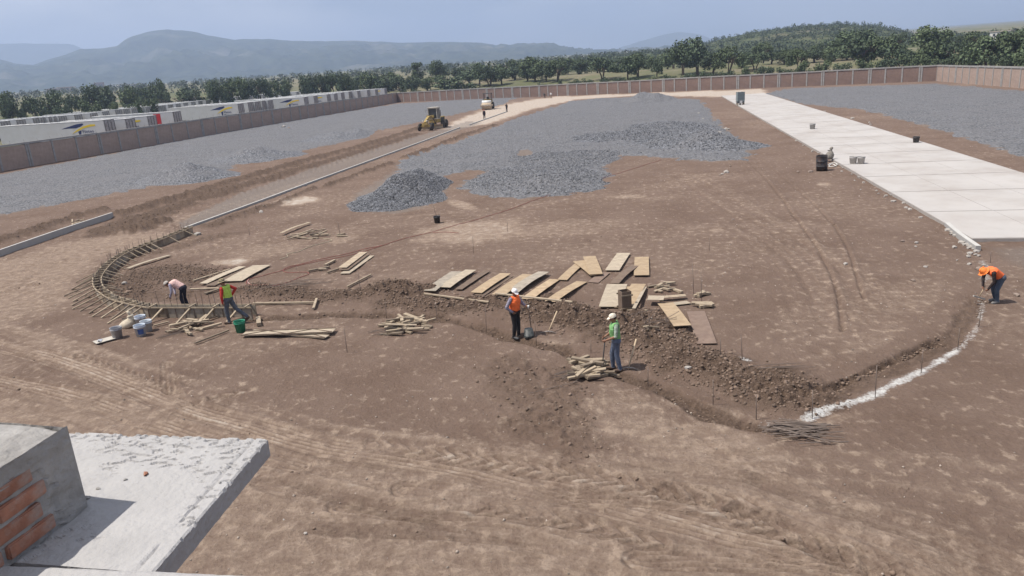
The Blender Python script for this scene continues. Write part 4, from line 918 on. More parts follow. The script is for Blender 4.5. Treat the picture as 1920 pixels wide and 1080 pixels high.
def add_logo(r):
    if not LOGO:
        y = -TWD/2-.012
        b = MB(); b.prism([(0, 2.42), (1.0, 2.66), (2.3, 2.95), (3.1, 3.02), (3.32, 2.98), (3.28, 2.86), (2.9, 2.62), (2.15, 2.42), (1.2, 2.44)], y, y+.01); LOGO['bird_wing'] = (b.mesh('bird_wing'), MBL)
        up = [(1.35, 1.66), (2.2, 2.18), (3.2, 2.62), (4.2, 2.82), (5.0, 2.80)]; lo = [(4.95, 2.58), (4.2, 2.52), (3.2, 2.34), (2.3, 2.0)]
        b = MB(); b.prism(up+lo, y-.004, y+.008); LOGO['yellow_swoosh'] = (b.mesh('yellow_swoosh'), MYE)
        b = MB(); b.prism([(2.35, 1.95), (2.85, 2.1), (2.75, 1.75), (2.7, 1.35), (2.45, 1.35)], y-.008, y+.006); LOGO['bird_body'] = (b.mesh('bird_body'), MBL)
        for nm, tx, sz, z in (('lettering', 'Fletes', .62, 1.72), ('lettering_small', 'México', .42, 1.30)):
            me = text_mesh(tx, sz, nm); me.transform(Matrix.Translation((2.95, y-.006, z))@Matrix.Rotation(math.pi/2, 4, 'X')@Matrix.Scale(1.15, 4, (1, 0, 0))); LOGO[nm] = (me, MBL)
        for k, (me, mt) in LOGO.items(): me.transform(Matrix.Translation((-7.0, 0, .12))@Matrix.Scale(1.12, 4, (1, 0, 0))@Matrix.Scale(1.2, 4, (0, 0, 1)))
    lr = link('logo', LOGO['bird_wing'][0], r, LOGO['bird_wing'][1])
    for k in ('yellow_swoosh', 'bird_body', 'lettering', 'lettering_small'): link(k, LOGO[k][0], lr, LOGO[k][1])
tp = trailer_proto(); used = False
angT = math.atan2(-nOut[1], -nOut[0])
ROW1 = [(213,222.5,1),(252,220.5,0),(292,215.5,1),(338,207.5,2),(456,193.4,1),(474,190.6,0),(487,189.3,0),(500,188,0),(511,187,0),(554,181,1),(577,181,1),(595,179,0),(619,176,1),(632,174.5,0),(645,173,0),(659,170.8,0),(675,169.5,0),(693,168,0),(708,167,0),(725,165,1)]
ROW2 = [(18,226,0),(77,220,0),(106,217.5,0),(124,216,2),(182,211,0),(227,204.5,0),(257,201.7,0),(310,196.7,0),(338,193.5,0),(366,190,0),(393,187,0),(420,184,0),(440,182.5,0),(459,180.6,0),(472,179,0),(497,177,0),(521,174.7,0),(560,171.5,0),(600,168.5,0)]
def dense(R_):
    o_ = [R_[0]]
    for a, b in zip(R_, R_[1:]):
        if b[0]-a[0] > 17 and b[0]-a[0] < 60 and not (a[0] < 300 and b[1] > 207 and len(R_) > 19 and R_ is ROW1): o_.append(((a[0]+b[0])//2, (a[1]+b[1])/2, 0))
        o_.append(b)
    return o_
ROW2 = dense(ROW2)
n_i = 0
for rn, row in (('front', ROW1), ('back', ROW2)):
    for i, (px, py, fl_) in enumerate(row):
        zt = 4.9
        for zt in np.arange(4.95, 3.2, -.05):
            p = G(px, py, zt)
            if _out(p[0], p[1], A_, B_, -1) > 3.0: break
        p = p-dAB*TWD*.5       # far rear corner -> centre
        o = tp if not used else dup(tp)
        for q_ in ('_logo', '_red'):
            if q_ in o: del o[q_]

        z0 = zt-TB-TH-.05; o.location = (p[0], p[1], z0); o.rotation_euler = (0, 0, angT); used = True
        o.scale = (1.15 if i == 0 and rn == 'front' else 1, 1, 1); ex = {1: ' with bird logo', 2: ' with red square'}.get(fl_, '')
        tag(o, f'white semitrailer{ex}, {ORD[i]} from left in {rn} row behind wall', 'trailer', 'semitrailers parked beyond the brick wall')
        if fl_ == 1: o['_logo'] = 1
        if fl_ == 2: o['_red'] = 1
for o in [q for q in bpy.data.objects if q.get('_logo')]: add_logo(o); del o['_logo']
for o in [q for q in bpy.data.objects if q.get('_red')]: MB().box((-3.4, -TWD/2-.01, 2.9), (1.5, .02, 1.9)).build('red_panel', MRED, o); del o['_red']
# loose second line of trees behind the first
rg4 = random.Random(12); i = 0
for px in list(range(690, 1560, 44))+list(range(1560, 1960, 30)):
    if rg4.random() < .22: continue
    base = 146-.062*(px-690); yt = base-18+rg4.uniform(-12, 14)-(10 if px > 1560 else 0); D = (320 if px < 1100 else 285 if px < 1500 else 255)+rg4.uniform(-20, 30); kd = rg4.choice(['round', 'wide', 'bush', 'bush'])
    plant(px+rg4.uniform(-8, 8), yt, rg4.uniform(26, 70), D, kd, f'hazy green {"bush" if kd == "bush" else "tree"}, {ORD[i]} from left in loose second line behind far wall', 'second line of trees behind the far wall'); i += 1
# ================================================================== timber, boards, formwork
def wood_mat(name, col, var=.16, hv=.12, dirt=None, damt=.4):
    M = mat(name, col, .85, var, 3, .002, 30, hv=hv, dirt=dirt, dscale=3.5, damt=damt+.35)
    t = M.node_tree     # grain along local x
    return M
WT = {'tan': wood_mat('ply_tan', (.36, .27, .175), dirt=(.27, .19, .12)), 'pale': wood_mat('ply_pale', (.36, .30, .225), dirt=(.27, .22, .17)), 'grey': wood_mat('ply_grey', (.30, .258, .205), dirt=(.19, .165, .14)),
      'brown': wood_mat('ply_brown', (.15, .108, .08), dirt=(.11, .078, .06)), 'dusty': wood_mat('ply_dusty', (.19, .135, .105), dirt=(.16, .11, .088), damt=.8), 'timber': wood_mat('timber', (.35, .28, .20), dirt=(.23, .18, .135)), 'timber_dark': wood_mat('timber_dark', (.20, .158, .115), dirt=(.14, .105, .08)), 'white': wood_mat('board_white', (.42, .385, .335))}
def board(pa, pb, w, tone, label, lift=0.0, th=.02, bend=0.0, name='plywood_board', cat='board', group=None, liftb=None, ext=0):
    a = at(*pa); b = at(*pb); liftb = lift if liftb is None else liftb
    za = max(a.z, gz(a.x, a.y))+.035+lift; zb = b.z+.035+liftb
    L_ = (b-a).xy.length; ang = math.atan2(b.y-a.y, b.x-a.x); n = 8
    V_ = []; F_ = []
    jj_ = [random.uniform(-.012, .012) for _ in range(4)]
    for i in range(n+1):
        t = i/n; x = L_*t; zz = (zb-za)*t+bend*math.sin(t*math.pi)+bend*.3*math.sin(t*5); tw = random.uniform(-.002, .002)
        for (y, dz) in ((-w/2, -th/2), (w/2, -th/2), (w/2, th/2), (-w/2, th/2)):
            V_.append((x+(jj_[0] if i == 0 else jj_[1] if i == n else 0)*(1 if y > 0 else -1), y, zz+dz+tw))
    for i in range(n):
        for k in range(4): F_.append((i*4+k, i*4+(k+1) % 4, i*4+4+(k+1) % 4, i*4+4+k))
    F_ += [(3, 2, 1, 0), (n*4, n*4+1, n*4+2, n*4+3)]
    mb = MB(); mb.add(V_, F_); o = mb.build(name, WT[tone], None, label=label, cat=cat, group=group); o.location = (a.x, a.y, za); o.rotation_euler = (0, 0, ang); return o
def z6(x, y): return (780+x/3.3103, 440+y/3.3103)
def z5(x, y): return (420+x/3.375, 360+y/3.375)
def z4(x, y): return (x/3.375, 340+y/3.375)
RG = 'plywood boards laid out behind the trench'
for (a, b, w, tone, lf, bd, lb) in [
 ((85,357),(255,239),.52,'grey',.05,.02,'weathered grey-brown board at the left end of the board row'),
 ((180,346),(342,236),.52,'pale',.10,.02,'pale board overlapping the leftmost one in the board row'),
 ((265,350),(442,234),.32,'brown',.04,.01,'narrow dark brown board, third from left in board row'),
 ((375,376),(556,255),.50,'tan',.07,.02,'tan board resting on another, fourth from left in board row'),
 ((392,384),(575,262),.44,'brown',.0,.0,'dark board peeping from under the fourth tan board'),
 ((512,388),(700,257),.56,'tan',.05,.03,'bright tan board left of the grey warped one'),
 ((605,374),(795,247),.50,'grey',.10,.05,'warped grey board crossing the middle of the board row'),
 ((690,402),(862,284),.46,'tan',.02,.02,'tan board directly behind the man in the orange vest'),
 ((828,414),(1030,298),.46,'tan',.02,.03,'tan board at the right end of the slanted row'),
 ((908,290),(1020,185),.42,'tan',.03,.02,'tan board running up to the fan of two crossed boards'),
 ((1118,268),(1076,154),.56,'tan',.12,.02,'tan board with its foot on the ground, right one of the crossed pair'),
 ((1120,266),(1008,176),.50,'tan',.07,.02,'tan board slanting to the upper left, left one of crossed pair'),
 ((1100,302),(1172,240),.46,'dusty',.0,.0,'dirt covered board lying below the crossed pair'),
 ((1218,232),(1290,124),.60,'pale',.04,.01,'pale grey board lying alone behind the others'),
 ((1400,264),(1401,150),.62,'tan',.05,.01,'tan board lying alone farthest right of the boards'),
 ((1232,318),(1366,200),.36,'brown',.07,.05,'dark brown warped board right of the crossed pair'),
 ((1204,462),(1248,320),.80,'pale',.05,.02,'wide tan board left of the upright wooden box form'),
 ((1280,462),(1312,330),.55,'tan',.02,.02,'tan board behind the upright wooden box form'),
 ((1315,462),(1383,324),.56,'tan',.09,.03,'tan board right of the upright wooden box form'),
 ((1352,478),(1424,338),.12,'pale',.06,.0,'narrow pale strip beside the upright box form'),
 ((1440,430),(1540,432),.50,'pale',.20,.0,'pale square board piece raised on blocks'),
 ((1500,412),(1674,398),.26,'timber',.10,.0,'long timber plank lying across the raised board piece'),
 ((1592,440),(1694,428),.32,'pale',.02,.0,'short pale board piece right of the raised pieces'),
 ((1548,440),(1655,600),.56,'tan',.06,.02,'long tan board slanting down to the right toward spoil heap'),
 ((1735,485),(1805,686),.60,'dusty',.02,.02,'soil covered board near the right end of spoil heap')]:
    board(z6(*a), z6(*b), w, tone, lb, lf, .02, bd, group=RG)
for (a, b, w, tone, lf, lb) in [((52,379),(450,406),.09,'timber',.05,'thin batten in front of the left boards'),((497,409),(970,430),.11,'timber',.05,'thin batten in front of the right boards behind the man'),((1268,476),(1435,480),.08,'timber',.03,'thin batten lying at the foot of the box form')]:
    board(z6(*a), z6(*b), w, tone, lb, lf, .045, 0, 'timber_batten', 'batten')
for (a, b, w, tone, lf, bd, lb) in [((752,502),(885,402),.42,'timber',.14,.0,'top board of the stack of long boards left of centre'),((762,510),(905,404),.42,'brown',.09,0,'middle board of the stack of long boards'),((765,524),(925,410),.46,'pale',.02,0,'bottom board of the stack of long boards'),
 ((365,276),(545,206),.24,'timber',.12,.04,'long warped plank over the far offcut pile'),((55,575),(240,474),.95,'pale',.05,.02,'wide plywood sheet behind the man in yellow vest')]:
    board(z5(*a), z5(*b), w, tone, lb, lf, .025, bd)
for (a, b, w, tone, lb) in [((535,510),(668,484),.14,'timber_dark','thick timber left of the board stack'),((642,472),(704,440),.12,'timber','short timber above the thick one near board stack'),((600,500),(650,498),.1,'timber','small timber between the red hose and board stack'),((655,520),(725,498),.10,'timber_dark','dark timber touching the board stack'),((782,612),(932,534),.07,'timber','single batten lying below the board stack'),((186,718),(578,712),.10,'timber','long batten laid along the trench edge'),((568,750),(586,674),.09,'timber','short batten crossing the end of the long trench batten')]:
    board(z5(*a), z5(*b), w, tone, lb, .05, .07, 0, 'timber_batten', 'batten')
board(z5(224, 853), z5(220, 815), .16, 'timber', 'small wooden block standing near the green bucket', .06, .12, 0, 'wooden_block', 'block')
for (a, b, w, tone, lf, bd, lb) in [((812,562),(1075,477),.26,'pale',.06,.03,'long pale board lying inside the curved formwork'),((1290,662),(1535,553),.42,'pale',.08,.02,'narrow board left of the wide plywood sheet'),((1330,668),(1570,556),.5,'brown',.02,.0,'dark board under the narrow one near the bent worker')]:
    board(z4(*a), z4(*b), w, tone, lb, lf, .025, bd)
for (a, b, w, tone, lb) in [((1225,638),(1460,565),.09,'timber','thin batten lying above the narrow board'),((1205,694),(1385,687),.12,'timber','batten on the ground right of the bent worker'),((1300,720),(1395,688),.14,'timber_dark','grey timber by the batten right of the bent worker'),((1235,1036),(1448,955),.06,'timber_dark','dark thin batten in front of the offcut pile'),((975,925),(1070,900),.06,'timber','thin rod of wood beside the white buckets'),((585,992),(585,992),.1,'white','x')][:-1]:
    board(z4(*a), z4(*b), w, tone, lb, .04, .05, 0, 'timber_batten', 'batten')
board(z4(600, 1030), z4(722, 996), .42, 'white', 'pale mixing board lying left of the grey bucket', .02, .02, 0, 'mixing_board', 'board')
# ladder-like shuttering panels near the green bucket
def shutter(pa, pb, w, label, lf):
    a, b = at(*pa), at(*pb); r = empty('shuttering_panel', (a.x, a.y, max(a.z, b.z)+.04+lf), math.atan2(b.y-a.y, b.x-a.x), label, 'formwork panel'); L_ = (b-a).xy.length
    MB().box((L_/2, 0, 0), (L_, w, .018)).build('sheet', WT['pale'], r)
    for s in (-1, 1): MB().box((L_/2, s*(w/2-.02), .022), (L_, .035, .026)).build('edge_rail', WT['brown'], r)
    n = 4
    for i in range(n):
        x0, x1 = i*L_/n, (i+1)*L_/n; s = 1 if i % 2 else -1
        MB().beam((x0+.02, s*(w/2-.05), .022), (x1-.02, -s*(w/2-.05), .022), .022, .02).build('diagonal_strip', WT['brown'], r)
shutter(z5(125, 912), z5(700, 897), .46, 'long braced shuttering panel lying on the ground by the green bucket', .05)
shutter(z5(180, 885), z5(655, 930), .34, 'second braced shuttering panel showing under the first one', .0)
# offcut piles: every piece is a thing
def offcuts(px, py, rx, ry, n, lmin, lmax, where, seed, sect=(.09, .05), hgt=.28):
    rg = random.Random(seed); c = at(px, py); ex = (at(px+rx, py)-c).xy.length; ey = (at(px, py-ry)-c).xy.length
    for i in range(n):
        t = i/n; r = math.sqrt(rg.uniform(0, 1))*(1-.3*t); a = rg.uniform(0, 6.28); x, y = c.x+math.cos(a)*r*ex*.8, c.y+math.sin(a)*r*ey*.8
        L_ = rg.uniform(lmin, lmax); s = (sect[0]*rg.uniform(.8, 1.5), sect[1]*rg.uniform(.7, 1.4)); z = gz(x, y)+.03+s[1]/2+hgt*t*(1-r*.7)
        th = rg.gauss(.15, .75) if rg.random() < .75 else rg.uniform(0, 3.14)
        o = MB().box((0, 0, 0), (L_, s[0], s[1])).build('timber_offcut', WT['timber' if rg.random() < .72 else 'timber_dark'], None, label=('long ' if L_ > lmin+.6*(lmax-lmin) else 'short ' if L_ < lmin+.3*(lmax-lmin) else '')+rg.choice(['pale ', 'grey ', '']) +'offcut '+('low in' if t < .35 else 'atop' if t > .7 else 'within')+' pile '+where, cat='timber', group='timber offcuts '+where)
        o.location = (x, y, z); o.rotation_euler = (rg.uniform(-.12, .12), rg.uniform(-.16, .16), th)
offcuts(365, 615, 44, 15, 22, .3, 1.0, 'left of the green bucket', 1)
offcuts(765, 613, 48, 15, 30, .35, 1.1, 'left of the man in the orange vest', 2)
offcuts(1105, 697, 42, 26, 34, .3, 1.0, 'beside the man in the green vest', 3, (.10, .055), .32)
offcuts(582, 441, 42, 9, 16, .4, 1.1, 'by the upper hose bend', 4, hgt=.2)
offcuts(645, 441, 14, 5, 4, .3, .7, 'near the thin stake above hose', 5, hgt=.1)
offcuts(1250, 541, 42, 12, 12, .25, .6, 'right of the boards', 6, hgt=.08)
offcuts(1310, 556, 20, 3, 3, .4, .7, 'below the two tall stakes, upper', 7, (.12, .07), .08)
offcuts(1317, 576, 14, 6, 4, .4, .7, 'below the two tall stakes, lower', 8, (.14, .08), .12)
offcuts(1218, 615, 10, 4, 4, .2, .4, 'on the spoil behind the man in green vest', 9, (.05, .03), .05)
offcuts(150, 408, 24, 4, 7, .3, 1.0, 'behind the left grey kerb', 10, hgt=.1)
# upright box form
bx_ = at(1172, 583); r = empty('box_form', (bx_.x, bx_.y, bx_.z), .25, 'upright dark wooden box form standing between the boards', 'formwork box')
for k, (x, y, a, b) in enumerate([(0, -.17, .36, .02), (0, .17, .36, .02), (-.17, 0, .02, .32), (.17, 0, .02, .32)]): MB().box((x, y, .38), (a, b, .76)).build('side_board', WT['brown'], r)
for z in (.15, .62):
    for s in (-1, 1): MB().box((0, s*.20, z), (.44, .035, .05)).build('cleat', WT['timber_dark'], r)
# steel bars
MST2 = mat('rebar_steel', (.16, .125, .105), .8, .2, 6)
def bars(px, py, n, L_, mean, spread, rx, ry, where, seed, r=.009):
    rg = random.Random(seed); c = at(px, py); ms = []
    for q in range(4):
        l = L_*(.75+.12*q); ms.append(MB().tube([(-l/2, 0, 0), (-l*.1, 0, .015), (l/2, 0, 0)], r, 5).mesh('steel_bar')); ms[-1].materials.append(MST2)
    for i in range(n):
        x = c.x+rg.gauss(0, rx); y = c.y+rg.gauss(0, ry); o = link('steel_bar', rg.choice(ms), None, None, label='thin steel bar in the bundle '+where, cat='steel bar', group='steel bars '+where)
        o.location = (x, y, gz(x, y)+.02+.10*i/n); o.rotation_euler = (0, rg.uniform(-.05, .05), rg.gauss(mean, spread))
bars(1500, 812, 46, 1.15, -.15, .28, .16, .30, 'right of the offcuts at lower right', 11, .012)
bars(1500, 800, 5, 1.6, -.12, .06, .12, .15, 'on top of the lower right bundle', 12, .012)
bars(1085, 705, 14, .9, .5, .25, .12, .10, 'at the left side of nearest offcut pile', 13)
bars(735, 622, 14, 1.3, .45, .25, .2, .14, 'sticking out left of the middle offcut pile', 14)
bars(545, 537, 12, 2.2, .25, .2, .5, .35, 'lying near the red hose loop', 15)
bars(1220, 605, 12, 1.3, .4, .5, .3, .4, 'lying on the spoil behind the green vest', 16)
bars(1456, 690, 4, 2.0, -.02, .08, .1, .1, 'lying alone on the smooth ground at right', 17)
bars(330, 628, 5, 1.3, .5, .1, .15, .15, 'left of the nearest left offcut pile', 18)
bars(1038, 728, 1, 2.0, .42, .01, 0, 0, 'lying alone left of nearest offcut pile', 19)
# stakes
def stake(px, pb, ptx, ptop, where):
    b = at(px, pb); h = .5
    for k in range(300):
        h = .01*k; X_, Y_ = proj(np.array(b.x), np.array(b.y), np.array(b.z+h))
        if Y_ <= ptop: break
    X_, _ = proj(np.array(b.x), np.array(b.y), np.array(b.z+h)); lean = (ptx-float(X_))/FOC*b.y
    o = MB().tube([(0, 0, -.1), (lean*.5, 0, h*.5), (lean, 0, h)], .010 if b.y < 40 else .014, 6).build('steel_stake', MST2, None, label='upright thin steel stake '+where, cat='stake', group='survey stakes standing in the ground'); o.location = b
for s in [(651,661,645,616,'near the braced shuttering panel'),(888,475,886,443,'in the pale dusty patch'),(638,441,633,415,'beside the upper offcut pile'),(676,544,671,511,'beside the single batten below the board stack'),(725,597,722,565,'left of the middle offcut pile'),(820,600,817,570,'above the middle offcut pile'),(912,623,910,576,'left of the orange-vested man'),(1006,648,1003,602,'just right of the orange-vested man'),(1301,553,1298,493,'tallest left one behind the timber blocks'),(1316,568,1314,510,'right one behind the timber blocks'),(1330,470,1330,446,'far out on the bare ground at right'),(1392,673,1389,627,'on the small white lime spot'),(1351,668,1351,635,'at the top edge of the spoil heap'),(1337,770,1337,712,'at the lower end of the spoil heap'),(1215,723,1215,688,'right of the leaning pickaxe'),(1108,662,1108,638,'left of the man in green'),(1418,790,1418,740,'left of the lower steel bundle'),(1523,784,1524,732,'at the start of the white lime line'),(1641,745,1644,685,'second along the white lime line'),(1727,699,1731,655,'third along the white lime line'),(1796,656,1799,616,'fourth along the white lime line'),(1835,613,1842,570,'last one along the faint lime line'),(1857,493,1858,472,'behind the bent man in orange'),(951,434,951,416,'behind the pale dusty patch'),(468,441,466,428,'small one near the yellow cord'),(1217,615,1217,590,'between the boards and spoil')]: stake(*s)
# ---------------- curved formwork
TOPZ = .40
ring = [(352,426),(320,439),(296,448.5),(273,456.5),(240,469),(216,481),(197,495),(184,509),(176,521),(175,531),(179,541),(191,551),(207,560.5),(232,567.5),(256,573),(277,576.5)]
oc = smooth_path(GP(ring, TOPZ), .45)
def offs(P, d):
    T_ = np.gradient(P, axis=0); T_ /= np.linalg.norm(T_, axis=1)[:, None]; Nn = np.stack([-T_[:, 1], T_[:, 0]], 1); return P+Nn*d, Nn
ctr = P_in = oc.mean(0); ic, Nn = offs(oc, .30)
if np.linalg.norm(ic[len(ic)//2]-np.array(G(330, 520))) > np.linalg.norm(oc[len(oc)//2]-np.array(G(330, 520))): ic, Nn = offs(oc, -.30); Nn = -Nn
cf = empty('curved_formwork', (*oc[0], 0), 0, 'curved wooden kerb formwork with slanting braces and rods at left', 'formwork'); o0 = Vector((*oc[0], 0))
def V3(p, z): return Vector((p[0], p[1], z))-o0
nP = len(oc); rg = random.Random(4)
for i in range(nP-1):
    zg = gz(*oc[i])
    for nm, A in (('outer_board', oc), ('inner_board', ic)):
        a, b = V3(A[i], TOPZ/2-.04), V3(A[i+1], TOPZ/2-.04); d = (b-a).normalized()*.004
        MB().beam(a+d, b-d, .02, TOPZ+.08+rg.uniform(-.02, .02)).build(nm, WT[rg.choice(['timber_dark', 'timber', 'grey'])], cf)
    for A, sg in ((oc, -1), (ic, 1)):
        a, b = V3(A[i]+Nn[i]*sg*.03, TOPZ+.005), V3(A[i+1]+Nn[i+1]*sg*.03, TOPZ+.005); d = (b-a).normalized()*.004
        MB().beam(a+d, b-d, .035, .05).build('top_rail', WT['timber'], cf)
    MB().beam(V3(oc[i]-Nn[i]*.04, TOPZ+.055), V3(ic[i]+Nn[i]*.04, TOPZ+.055), .05, .03).build('spacer', WT['timber'], cf)
    if i % 1 == 0:
        inward = 6 < i < nP-8 and i % 3 != 1; outward = i > nP*.52
        if i < 8: inward = i % 3 == 2
        if inward or i > 4 and i < nP-6 and rg.random() < .3:
            e = ic[i]+Nn[i]*rg.uniform(.5, .8); MB().beam(V3(ic[i]-Nn[i]*.03, TOPZ+.03), V3(e, gz(*e)+.02)+Vector((rg.uniform(-.1, .1), 0, 0)), .06, .04).build('inner_brace', WT['timber'], cf)
        if outward:
            e = oc[i]-Nn[i]*rg.uniform(.75, 1.15); MB().beam(V3(oc[i]+Nn[i]*.03, TOPZ+.0), V3(e, gz(*e)+.02)+Vector((rg.uniform(-.15, .05), 0, 0)), .07, .045).build('outer_brace', WT['timber' if rg.random() < .6 else 'timber_dark'], cf)
    for q in (.2, .7):
        p = oc[i]*(1-q)+oc[i+1]*q+Nn[i]*rg.choice((.05, .25)); MB().tube([V3(p, .0), V3(p, TOPZ+rg.uniform(.25, .45))+Vector((rg.uniform(-.04, .04), 0, 0))], .009, 5).build('steel_rod', MST2, cf)
# ---------------- straight formwork
sa, sb = G(277, 577, TOPZ), G(471, 577, TOPZ); sf = empty('straight_formwork', (*sa, 0), math.atan2(*(sb-sa)[::-1]), 'straight wooden trench formwork the two left workers stand at', 'formwork'); Ls = float(np.linalg.norm(sb-sa))
n = 5
for i in range(n):
    x0, x1 = i*Ls/n+.006, (i+1)*Ls/n-.006
    MB().box(((x0+x1)/2, 0, TOPZ/2-.05), (x1-x0, .022, TOPZ+.1)).build('front_panel', WT['grey' if i else 'timber_dark'], sf)
    MB().box(((x0+x1)/2, .32, TOPZ/2-.05), (x1-x0, .022, TOPZ+.1)).build('rear_panel', WT['grey'], sf)
for y in (-.03, .35): MB().box((Ls/2, y, TOPZ+.01), (Ls, .04, .05)).build('top_rail', WT['timber'], sf)
for i in range(12): MB().box((Ls*i/11, -.018, TOPZ/2-.04), (.035, .018, TOPZ)).build('stiffener', WT['brown'], sf)
for k in (.03, .42, .65, .95): MB().box((Ls*k, .16, TOPZ+.05), (.05, .46, .035)).build('spacer', WT['timber'], sf)
for k in (.15, .42, .65, .88):
    MB().beam((Ls*k, -.03, TOPZ*.95), (Ls*k-.16, -.75, .02), .075, .05).build('outer_brace', WT['timber'], sf)
for i in range(17): MB().tube([(Ls*i/16+.1, .15+.1*(i % 2), 0), (Ls*i/16+.1+random.uniform(-.05, .05), .16, TOPZ+random.uniform(.3, .6))], .010, 5).build('steel_rod', MST2, sf)
# ================================================================== hose, cord
MHS = mat('hose_red', (.25, .085, .07), .7, .1, 3); MCD = mat('cord_cream', (.38, .33, .24), .9, .1, 5)
def lay(pts, r, name, mtl, label, cat):
    P = smooth_path([G(*p) for p in pts], .3); b = MB(); b.tube([(x, y, gz(x, y)+r+.012) for x, y in P], r, 6); return b.build(name, mtl, None, label=label, cat=cat)
lay([z5(690,395) if 0 else (1240,300),(1160,325),(1095,346),(1040,363),(990,380),(950,395),(900,410),(850,425),(810,436),(760,448),(715,462),(690,466),(640,478),(590,488),(556,497),(536,503),(531,509),(545,512),(575,511),(578,515),(560,522),(540,530),(500,542),(475,545),(465,540),(462,530),(468,524),(490,518),(515,512),(535,506),(556,499),(600,489),(650,480),(700,467),(716,461)], .014, 'hose', MHS, 'long red hose snaking across the site with loops at its left end', 'hose')
lay([(812,437),(835,436),(860,438)], .013, 'hose', MHS, 'short loose end of red hose beside the pale patch', 'hose')
lay([(525,487),(540,482),(538,477),(560,473),(575,466),(590,460),(610,455),(622,452),(618,449),(606,448)], .016, 'cord', MCD, 'cream coloured cord curling below the upper offcut pile', 'cord')
lay([(478,541),(465,530),(466,524)], .012, 'cord', mat('cord_pink', (.6, .38, .35)), 'thin pinkish cord beside hose loop', 'cord')
# ================================================================== buckets, barrel, tote, sacks
def bucket(px, py, h, r, col, label, inner=None, handle=True, z0=0, rot=None, lab=None, group='plastic buckets'):
    p = at(px, py); k = empty('bucket', (p.x, p.y, max(p.z, z0)), random.uniform(0, 6), label, 'bucket', group)
    if rot: k.rotation_euler = rot
    m_ = mat('plastic_'+'_'.join(str(int(c*100)) for c in col), col, .5, .12, 8, dirt=tuple(c*.5+.1 for c in col), dscale=8, damt=.6)
    rb = r*.80; b = MB(); b.lathe([(rb*.3, 0), (rb, 0), (rb+(r-rb)*.8, h*.8), (r*1.04, h*.8), (r*1.04, h*.84), (r*.99, h*.85), (r, h*.99), (r*1.04, h), (r*.95, h), (r*.93, h*.9), (rb*.93, .02), (rb*.2, .02)], n=24); b.build('shell', m_, k)
    if handle:
        b = MB(); b.tube([(r*1.03*math.cos(a), .02+r*.5*math.sin(a), h*.92-h*.35*math.sin(a)) for a in np.linspace(0, math.pi, 12)], .006, 5); b.build('handle', MDK, k)
    if inner: MB().lathe([(0.001, h*inner), (r*.86, h*inner)], n=20, capb=False, capt=False).build('contents', mat('grey_slurry', (.3, .29, .27)), k)
    if lab:
        b = MB(); n_ = 10; V_ = []; 
        for i in range(n_+1):
            a = -2.0+1.1*i/n_; 
            for z in (.22, .68): rr = rb+(r-rb)*z+.004; V_.append((rr*math.cos(a), rr*math.sin(a), h*z))
        b.add(V_, [(2*i, 2*i+2, 2*i+3, 2*i+1) for i in range(n_)]); b.build('paper_label', mat('label_blue', lab), k); k.rotation_euler = (0, 0, .4)
    return k
GR = (.42, .42, .43)
bucket(221, 634, .42, .20, (.33, .33, .35), 'grey bucket standing alone beside the pale mixing board')
bucket(265, 629, .42, .20, (.50, .55, .62), 'white bucket with a blue paper label in front of the others', lab=(.06, .10, .25))
bucket(277, 621, .42, .20, (.58, .62, .66), 'plain white bucket right behind the labelled one', inner=.7)
bucket(266, 612, .42, .20, (.52, .56, .62), 'white bucket farthest back of the three white ones')
bucket(452, 622, .42, .20, (.02, .21, .12), 'green bucket beside the man in yellow vest')
bucket(1523, 245, .55, .30, (.34, .33, .32), 'small grey bucket farthest along the concrete road')
bucket(1599, 311, .50, .27, (.42, .40, .38), 'pale grey bucket on the concrete road, left of a pair')
bucket(1614, 311, .50, .27, (.42, .40, .38), 'pale grey bucket on the concrete road, right of a pair')
bucket(1717, 271, .50, .27, (.045, .04, .04), 'black bucket at the right edge of concrete road')
bucket(820, 418, .42, .20, (.035, .033, .035), 'black bucket with a rod beside nearest gravel heap', inner=.8)
for nm in [o for o in bpy.data.objects if o.get('category') == 'bucket']:
    x, y, z = nm.location
    if poly_sd(np.array([x]), np.array([y]), SL)[0] > 0: nm.location.z = .18
p = at(815, 395); q = at(820, 418); r_ = MB().tube([(q.x, q.y, q.z+.38), (q.x-.22, q.y+.1, q.z+1.3)], .012, 6).build('steel_rod', MST2, None, label='thin rod leaning out of the black bucket', cat='rod')
# black bucket tipped at the orange-vested man's feet and wet patch
bk2 = bucket(992, 634, .26, .17, (.035, .04, .04), 'black bucket set upside down on the ground by orange-vested man', rot=(math.pi, 0, 0), handle=False); bk2.location.z += .27
# barrel
p = at(1541, 320); k = empty('barrel', (p.x, p.y, p.z+.02), .3, 'black dented steel barrel leaning at left edge of the concrete road', 'barrel'); k.rotation_euler = (math.radians(2), math.radians(-6), .4)
MBA = mat('barrel_black', (.045, .045, .05), .55, .2, 4, dirt=(.16, .10, .07), dscale=4, damt=.6)
MB().lathe([(.01, .04), (.36, .03), (.38, 0), (.38, .34), (.395, .36), (.38, .38), (.38, .70), (.395, .72), (.38, .74), (.38, 1.06), (.39, 1.08), (.37, 1.08), (.365, 1.02), (.36, .1), (.01, .08)], n=28).build('drum_shell', MBA, k)
for z in (.36, .72): MB().lathe([(.383, z-.02), (.402, z-.012), (.402, z+.012), (.383, z+.02)], n=28, capb=False, capt=False).build('hoop', MDK, k)
